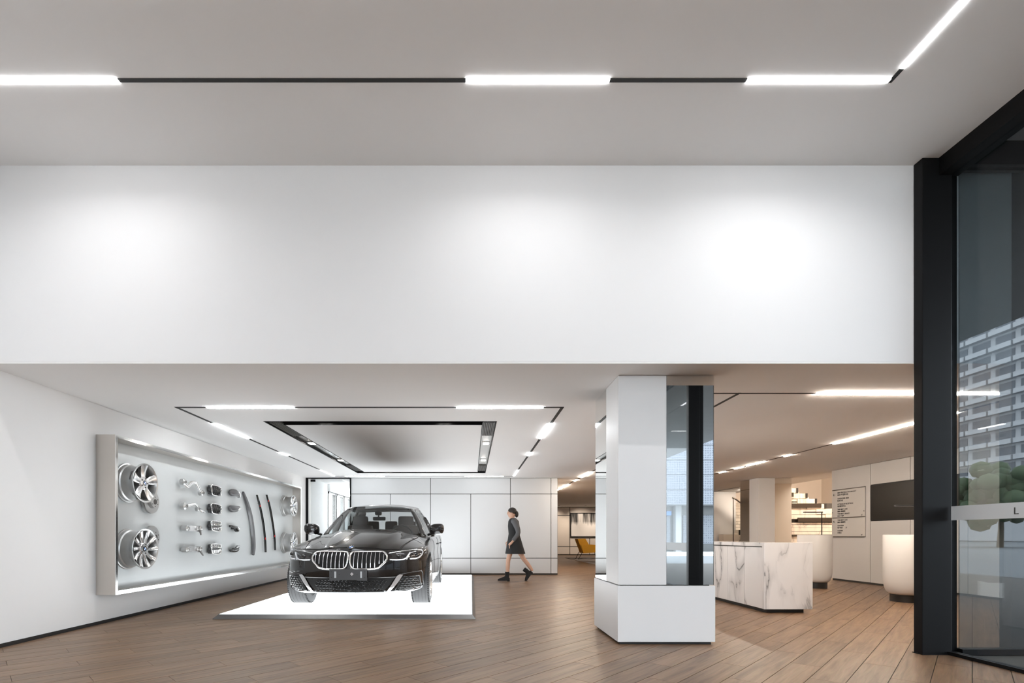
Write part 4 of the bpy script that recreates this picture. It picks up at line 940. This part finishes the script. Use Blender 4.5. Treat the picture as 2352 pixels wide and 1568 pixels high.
bot = tuple(range(N-1, -1, -1))
me = bpy.data.meshes.new('body'); me.from_pydata(vs, [], fb+fh+fi+[bot])
for k in ('carpaint', 'interior', 'black_matt'): me.materials.append(MT[k])
me.polygons.foreach_set('material_index', [0]*(len(fb)+len(fh))+[1]*len(fi)+[2])
bm = bmesh.new(); bm.from_mesh(me); bmesh.ops.remove_doubles(bm, verts=bm.verts, dist=1e-5); bmesh.ops.recalc_face_normals(bm, faces=bm.faces); bm.to_mesh(me); bm.free()
body = link('body', me, car, True)
cut = MB()
for s in (AX_F, AX_R):
    for sd in (-1, 1): cut.lathe([(.378, 0), (.378, .5), ], 56, Matrix.Translation((sd*.62, s, TR+.005)) @ Matrix.Rotation(PI/2*sd, 4, 'Y'))
co = cut.build('cutter', ['black_matt'], None)
co.location = car.location; co.rotation_euler = car.rotation_euler
mo = body.modifiers.new('arch', 'BOOLEAN'); mo.object = co; mo.operation = 'DIFFERENCE'; mo.solver = 'EXACT'
bpy.context.view_layer.update(); dg = bpy.context.evaluated_depsgraph_get()
me2 = bpy.data.meshes.new_from_object(body.evaluated_get(dg)); body.modifiers.clear(); body.data = me2; bpy.data.objects.remove(co)
me2.polygons.foreach_set('use_smooth', [True]*len(me2.polygons)); me2.set_sharp_from_angle(angle=math.radians(40))
# hood shut line, following the deck
EDGE = [bpt(p, 1.0) for p in half]
def deck(u, s, lift=.0015):
    for p, q in zip(EDGE, EDGE[1:]):
        if p.y <= s <= q.y:
            t = (s-p.y)/max(1e-6, q.y-p.y); return Vector((u, s, ztop(u, s, p.x+(q.x-p.x)*t, p.z+(q.z-p.z)*t)+lift))
    return Vector((u, s, ztop(u, s, EDGE[0].x, EDGE[0].z)+lift))
def hood_w(s): return .60+.145*min(1, (s-.12)/1.0)
hrows = []
for i in range(45):
    k = i/44; hrows.append([tuple(deck(hood_w(max(.12, .13+1.27*k))*(q/30), .13+.09*(abs(q)/30)**2*(1-k)+k*(1.27-.10*0), .004)) for q in range(-30, 31)])
MB().grid(hrows).build('hood', 'carpaint', car, 60, True)
for sd in (-1, 1):
    pts = [deck(sd*(hood_w(s)+.002), s, .003) for s in [.22+.058*i for i in range(21)]]
    MB().tube(pts, .0035, 6).build('hood_seam', 'black_matt', car, rel=True)
MB().tube([deck(u, .128+.09*(abs(u)/.6)**2, .003) for u in [(-.6+.06*i) for i in range(21)]], .003, 6).build('hood_seam', 'black_matt', car, rel=True)
# greenhouse
belt = {'W0': (0, 1.27, 1.025), 'W1': (.45, 1.36, 1.005), 'W2': (.755, 1.62, .94), 'A1': (.84, 1.76, .925), 'B0': (.875, 2.55, .935), 'B1': (.875, 2.66, .935), 'C0': (.86, 3.55, .95), 'C1': (.80, 3.95, .965), 'R2': (.68, 4.12, .98), 'R1': (.4, 4.25, 1.0), 'R0': (0, 4.30, 1.0)}
roof = {'W0': (0, 2.10, 1.444), 'W1': (.33, 2.13, 1.435), 'W2': (.52, 2.21, 1.410), 'A1': (.578, 2.28, 1.397), 'B0': (.605, 2.62, 1.440), 'B1': (.605, 2.72, 1.444), 'C0': (.59, 3.25, 1.434), 'C1': (.565, 3.45, 1.417), 'R2': (.50, 3.56, 1.407), 'R1': (.33, 3.63, 1.417), 'R0': (0, 3.66, 1.427)}
keys = list(belt)
def dense(tab): 
    P = [tab[k] for k in keys]; P = [(-p[0], p[1], p[2]) for p in P[:0:-1]]+P
    c = crom(P, 8); return c[len(c)//2:]
bd, rd = dense(belt), dense(roof)
def gh(i, t):
    p = bd[i]*(1-t)+rd[i]*t; b = math.sin(PI*t)
    nrm = Vector((p.x*1.2, (p.y-2.9)*.35, .2)); nrm.normalize(); return p+nrm*.022*b
T = [i/8 for i in range(9)]
def patch(i0, i1, sides, t0=0., t1=1.):
    out = []
    for sd in sides:
        m = MB(); m.grid([[(sd*gh(i, t0+(t1-t0)*t).x, gh(i, t0+(t1-t0)*t).y, gh(i, t0+(t1-t0)*t).z) for i in range(i0, i1+1)] for t in T]); out.append(m)
    return out
def add_patch(name, mt, i0, i1, thick=.012, **k):
    for m in patch(i0, i1, (1, -1), **k):
        o = m.build(name, mt, car, 60, True); s_ = o.modifiers.new('s', 'SOLIDIFY'); s_.thickness = thick; s_.offset = -1
m = MB(); m.grid([[tuple(Vector((sd*gh(i, t).x, gh(i, t).y, gh(i, t).z))) for sd, i in [(-1, i) for i in range(16, 0, -1)]+[(1, i) for i in range(0, 17)]] for t in T]); m.build('windshield', 'glass_car', car, 60, True)
m = MB(); m.grid([[tuple(Vector((sd*gh(i, t).x, gh(i, t).y, gh(i, t).z))) for sd, i in [(1, i) for i in range(64, 80)]+[(-1, i) for i in range(80, 63, -1)]] for t in T]); m.build('rear_window', 'glass_car', car, 60, True)
add_patch('front_pillar', 'carpaint', 16, 24, .03)
add_patch('side_window', 'glass_car', 24, 32, .004, t0=0, t1=.93); add_patch('side_window', 'glass_car', 40, 48, .004, t0=0, t1=.93)
add_patch('window_rail', 'carpaint', 24, 48, .02, t0=.92, t1=1); add_patch('window_sill', 'gloss_black', 24, 48, .02, t0=-.02, t1=.05)
add_patch('centre_pillar', 'gloss_black', 32, 40, .03); add_patch('rear_pillar', 'carpaint', 48, 64, .03)
rl_ = [Vector(p) for p in rd]+[Vector((-p.x, p.y, p.z)) for p in rd[-2:0:-1]]
rrows = []
for k in (1, .97, .9, .8, .65, .45, .22, 0):
    rrows.append([(p.x*k, p.y, p.z+(interp([(2.10, 1.444), (2.4, 1.49), (2.8, 1.513), (3.2, 1.50), (3.66, 1.427)], p.y)-p.z)*(1-k**2.2)) for p in rl_+rl_[:1]])
MB().grid(rrows).build('roof', 'carpaint', car, 60, True)
MB().rbox(-.5, .5, 2.14, 2.30, 1.385, 1.402, .006).build('headliner', 'interior', car, rel=True)
# grille
kp = [(.014, .69), (.022, .726), (.05, .746), (.20, .751), (.37, .751), (.43, .738), (.466, .69), (.455, .635), (.40, .578), (.35, .545), (.23, .535), (.12, .535), (.055, .545), (.022, .60)]
for sd in (1, -1):
    g_ = bpy.data.objects.new('grille', None); C.objects.link(g_); g_.parent = car
    c = crom([Vector((a, b, 0)) for a, b in kp], 4, True)
    MB().tube([nose(sd*p.x, p.y, .022) for p in c], .0125, 8, True).build('chrome_frame', 'chrome', g_, 50, True)
    m = MB(); cc = Vector((.24, .645, 0)); rows_ = []
    for k in (1, .75, .5, .25, .02): rows_.append([nose(sd*(cc.x+(p.x-cc.x)*k), cc.y+(p.y-cc.y)*k, .006) for p in c+c[:1]])
    m.grid(rows_).build('backing', 'vent_black', g_, 60, True)
    for q in range(8):
        u = .062+.365*q/7; hi = .742 if q < 7 else .725; lo = .548 if q < 6 else .60
        m = MB(); a = [nose(sd*u, lo+(hi-lo)*i/4, .012+.012*math.sin(PI*(i+.6)/5)) for i in range(5)]
        m.grid([[p+Vector((-.005, .006, 0)) for p in a], [p+Vector((-.0035, -.008, 0)) for p in a], [p+Vector((.0035, -.008, 0)) for p in a], [p+Vector((.005, .006, 0)) for p in a]])
        m.build('slat', 'silver_trim', g_, 60, True)
# headlights
hp = [(.475, .738), (.56, .752), (.65, .765), (.74, .776), (.82, .783), (.875, .775), (.90, .750), (.895, .715), (.865, .67), (.83, .637), (.74, .633), (.66, .632), (.56, .634), (.495, .637)]
for sd in (1, -1):
    h_ = bpy.data.objects.new('headlight', None); C.objects.link(h_); h_.parent = car
    c = [Vector((a, b, 0)) for a, b in hp]; cc = Vector((.70, .70, 0)); rows_ = []
    for k in (1, .85, .7, .5, .3, .02): rows_.append([nose(sd*(cc.x+(p.x-cc.x)*k), cc.y+(p.y-cc.y)*k, .006) for p in c+c[:1]])
    MB().grid(rows_).build('lens', 'lens_dark', h_, 60, True)
    def strip_(pts, r, mt='lens_light', nm='light_guide'): MB().tube([nose(sd*a, b, .012) for a, b in pts], r, 6).build(nm, mt, h_, 50, True)
    strip_([(.50, .650), (.58, .647), (.66, .648), (.70, .668), (.725, .715), (.735, .735)], .009)
    strip_([(.74, .655), (.80, .655), (.845, .668), (.875, .70), (.885, .735), (.865, .762), (.82, .768)], .010)
    strip_([(.48, .728), (.60, .748), (.72, .763), (.82, .772)], .006, 'silver_trim', 'brow')
    strip_([(.70, .645), (.72, .69), (.745, .735)], .007)
    for u, z in ((.60, .695), (.80, .715)):
        p = nose(sd*u, z, .008); MB().sphere(p, (.036, .012, .026), 14).build('projector', 'gloss_black', h_, 60, True)
# emblem
ep = deck(0, .135, 0)
ebm = Matrix.Translation(ep) @ Matrix.Rotation(.55, 4, 'X')
m_root = root_matrix(car)
roundel(car, m_root @ ebm, .043)
for ch_, a in (('B', .62), ('M', 0), ('W', -.62)):
    text(ch_, .016, 'logo_white', car, m_root @ ebm @ Matrix.Translation((-math.sin(a)*.034, math.cos(a)*.034-.005, .0065)) @ Matrix.Rotation(a, 4, 'Z'), align='CENTER')
# bumper openings, trims
def poly(name, pts, d, mt, sd=1, k_=(1, .7, .4, .02), sub=3):
    P = []
    for a, b in zip(pts, pts[1:]+pts[:1]):
        for q in range(sub): P.append((a[0]+(b[0]-a[0])*q/sub, a[1]+(b[1]-a[1])*q/sub))
    cx, cz = sum(p[0] for p in P)/len(P), sum(p[1] for p in P)/len(P)
    rows_ = [[nose(sd*(cx+(p[0]-cx)*k), cz+(p[1]-cz)*k, d) for p in P+P[:1]] for k in k_]
    return MB().grid(rows_).build(name, mt, car, 60, True)
low = [(-.42, .250), (.42, .250), (.50, .33), (.56, .42), (.40, .428), (.25, .415), (-.25, .415), (-.40, .428), (-.56, .42), (-.50, .33)]
poly('lower_intake', low, .005, 'vent_black', sub=6)
MB().tube([nose(a, b, .010) for a, b in [(.425-.05*i, .246) for i in range(18)]], .009, 6).build('intake_lip', 'gloss_black', car, 50, True)
MB().tube([nose(a, b, .008) for a, b in [(.57-.0475*i, .425+.006*abs(i-12)/12) for i in range(25)]], .006, 6).build('intake_lip', 'gloss_black', car, 50, True)
for r in range(4):
    for q in range(-9, 10):
        a = q*.046+(.023 if r % 2 else 0); z = .275+.034*r
        if abs(a) > .40+r*.03: continue
        MB().tube([nose(a+.021*math.cos(PI/3*t), z+.015*math.sin(PI/3*t), .008) for t in range(6)], .0022, 4, True).build('mesh_cell', 'gloss_black', car, None, True)
vent = [(.555, .258), (.70, .245), (.845, .262), (.862, .30), (.850, .425), (.835, .437), (.66, .428), (.635, .415)]
for sd in (1, -1):
    poly('side_vent', vent, .005, 'vent_black', sd)
    P = vent; MB().tube([nose(sd*(a[0]+(b[0]-a[0])*q/4), a[1]+(b[1]-a[1])*q/4, .009) for a, b in zip(P, P[1:]+P[:1]) for q in range(4)], .008, 6, True).build('vent_frame', 'gloss_black', car, 50, True)
    for r in range(6):
        for q in range(6):
            a = .61+q*.046+(.023 if r % 2 else 0); z = .275+.028*r
            if a > .835 or a < .575+.018*r: continue
            MB().tube([nose(sd*(a+.022*math.cos(PI/3*t+.2)), z+.015*math.sin(PI/3*t+.2), .010) for t in range(6)], .0028, 4, True).build('mesh_cell', 'gloss_black', car, None, True)
    blade = [(.455, .236), (.500, .245), (.60, .36), (.66, .455), (.62, .462), (.585, .44), (.52, .33)]
    poly('blade_trim', blade, .016, 'silver_trim', sd)
    lip = [(.44, .228), (.60, .222), (.80, .228), (.93, .262), (.945, .30), (.92, .285), (.80, .248), (.60, .243), (.45, .246)]
    poly('lip_reflection', lip, .014, 'silver_trim', sd)  # pale colour paints the platform's reflection onto the black bumper lip
    MB().tube([nose(sd*a, b, .004) for a, b in ((.60, .462), (.70, .475), (.80, .487), (.87, .49), (.885, .45), (.885, .36), (.89, .29))], .006, 6).build('vent_crease', 'carpaint', car, 60, True)
# number plate holder
pl = MB().prism([(-.233, .392), (-.12, .392), (-.10, .40), (.10, .40), (.12, .392), (.233, .392), (.233, .536), (-.233, .536)], -.030, -.018, 'y').build('plate_holder', 'plastic_grey', car, rel=True)
for u in (-.16, .16): MB().box(u-.011, u+.011, -.0315, -.0295, .428, .507).build('plate_slot', 'frost', pl, rel=True)
M = Matrix.Translation((.045, -.0305, .475)) @ Matrix.Rotation(PI/4, 4, 'Y')
m = MB(); 
for a, b in ((-.008, -.008), (.008, -.008), (-.008, .008), (.008, .008)): m.box(a-.006, a+.006, -.001, .001, b-.006, b+.006)
m.v = [tuple(M @ Vector(v)) for v in m.v]; m.build('plate_mark', 'white_print', pl, rel=True)
for u in (-.205, .205, -.11, .11):
    for z in ((.435, .505) if abs(u) > .2 else (.47,)): MB().lathe([(.005, 0), (.005, .0015), (.0005, .0015)], 8, Matrix.Translation((u, -.030, z)) @ Matrix.Rotation(PI/2, 4, 'X')).build('screw_hole', 'black_matt', pl, rel=True)
# wing mirrors, door handles
for sd in (1, -1):
    w_m = bpy.data.objects.new('wing_mirror', None); C.objects.link(w_m); w_m.parent = car
    m = MB(); rows_ = []
    for s_, k in ((1.66, .05), (1.665, .55), (1.68, .82), (1.71, .97), (1.75, 1.0), (1.80, .97), (1.815, .9), (1.815, .05)):
        rows_.append([(sd*(.995+.115*k*math.copysign(abs(math.cos(2*PI*i/24))**.6, math.cos(2*PI*i/24))), s_, 1.055+.088*k*math.copysign(abs(math.sin(2*PI*i/24))**.7, math.sin(2*PI*i/24))+.012*math.cos(2*PI*i/24)) for i in range(25)])
    m.grid(rows_).build('mirror_housing', 'carpaint', w_m, 50, True)
    MB().rbox(*sorted((sd*.91, sd*1.09)), 1.815, 1.822, 1.0, 1.115, .003).build('mirror_glass', 'mirror', w_m, rel=True)
    MB().tube([(sd*.85, 1.80, .965), (sd*.90, 1.77, .985), (sd*.95, 1.76, 1.02)], [.02, .022, .025], 8).build('mirror_arm', 'gloss_black', w_m, 50, True)
    MB().rbox(*sorted((sd*.90, sd*1.10)), 1.672, 1.70, 1.045, 1.052, .002).build('indicator', 'plastic_grey', w_m, rel=True)
    for y0 in (2.45, 3.35):
        MB().rbox(*sorted((sd*.945, sd*.985)), y0, y0+.2, .80, .83, .008).build('door_handle', 'carpaint', car, 40, True)
    for y0 in (1.62, 2.62, 3.5):
        MB().tube([tuple(Vector(((sd*(bpt(min(half, key=lambda p: abs(p.y-y0)), f).x+.0005)), y0, bpt(min(half, key=lambda p: abs(p.y-y0)), f).z))) for f in fs[2:-1]], .003, 5).build('door_seam', 'black_matt', car, None, True)
# wheels
def tyre(sd, s):
    w_ = bpy.data.objects.new('wheel', None); C.objects.link(w_); w_.parent = car; w_.location = (sd*.835, s, TR+.003)
    M = Matrix.Rotation(PI/2*sd, 4, 'Y')
    MB().lathe([(.235, -.125), (.30, -.13), (.325, -.12), (.338, -.095), (.34, -.06), (.34, .06), (.338, .095), (.325, .12), (.30, .13), (.235, .122), (.235, -.12)], 56, M, True).build('tyre', 'rubber', w_, 35, True)
    t_ = bpy.data.objects.get
    for a in (-.07, -.025, .025, .07): MB().lathe([(.336, a-.005), (.3407, a-.005), (.3407, a+.005), (.336, a+.005)], 56, M, True).build('tread_groove', 'black_matt', w_, 35, True)
    blk = MB()
    for q in range(72):
        a = 2*PI*q/72; Mq = M @ Matrix.Rotation(a, 4, 'Z')
        for h in (-.105, .105):
            b_ = MB().box(.325, .3402 if abs(h) < .1 else .3372, -.0025, .0025, h-.016, h+.016); blk.add([tuple(Mq @ Vector(v)) for v in b_.v], b_.f)
    o = blk.build('tread_sipe', 'black_matt', w_, None, True); o['kind'] = 'stuff'
    MB().lathe([(.232, .10), (.242, .124), (.236, .128), (.225, .118), (.205, .02), (.20, -.10), (.235, -.12), (.238, -.1)], 48, M, True).build('rim', 'alloy', w_, 40, True)
    MB().lathe([(.17, -.01), (.17, .01), (.0005, .01)], 32, M).build('brake_disc', 'alloy_dark', w_, 40, True)
    for k in range(10):
        m = MB(); spoke(m, 2*PI*k/10, .04, .232, .014, .02, .075, .112, .03, M, .1); m.build('spoke', 'alloy', w_, 50, True)
    MB().lathe([(.06, .04), (.06, .09), (.03, .095), (.0005, .095)], 24, M).build('hub', 'alloy', w_, 40, True)
for s in (AX_F, AX_R):
    for sd in (1, -1): tyre(sd, s)
# interior
def seat(u, s, zt_, wd, nm, hw):
    q = bpy.data.objects.new(nm, None); C.objects.link(q); q.parent = car
    MB().rbox(u-wd/2, u+wd/2, s, s+.13, .90, zt_-.16, .05).build('backrest', 'interior_brown', q, 50, True)
    MB().rbox(u-hw/2, u+hw/2, s+.03, s+.12, zt_-.20, zt_, .04).build('headrest', 'interior_brown', q, 50, True)
seat(.40, 2.52, 1.295, .44, 'front_seat', .27); seat(-.40, 2.52, 1.295, .44, 'front_seat', .27)
for u in (-.36, .0, .36): seat(u, 3.48, 1.235, .42, 'rear_seat', .24)
st_ = bpy.data.objects.new('steering_wheel', None); C.objects.link(st_); st_.parent = car
M = Matrix.Translation((.40, 1.98, .95)) @ Matrix.Rotation(1.15, 4, 'X')
MB().tube([M @ Vector((.185*math.cos(2*PI*i/32), .185*math.sin(2*PI*i/32), 0)) for i in range(32)], .016, 8, True).build('wheel_ring', 'interior', st_, 50, True)
MB().tube([M @ Vector((-.18, 0, 0)), M @ Vector((0, 0, -.02)), M @ Vector((.18, 0, 0))], [.014, .05, .014], 8).build('wheel_boss', 'interior', st_, 50, True)
MB().rbox(-.70, .70, 1.50, 1.85, .93, .985, .03).build('dashboard', 'interior', car, 50, True)
rm = MB().rbox(-.075, .135, 2.00, 2.03, 1.20, 1.262, .018).build('inner_mirror', 'interior', car, 50, True)
MB().rbox(-.04, .06, 1.98, 2.10, 1.29, 1.36, .02).build('mirror_mount', 'interior', rm, 50, True)
MB().tube([(.02, 2.02, 1.26), (.01, 2.05, 1.32)], .012, 6).build('mirror_stalk', 'interior', rm, 50, True)
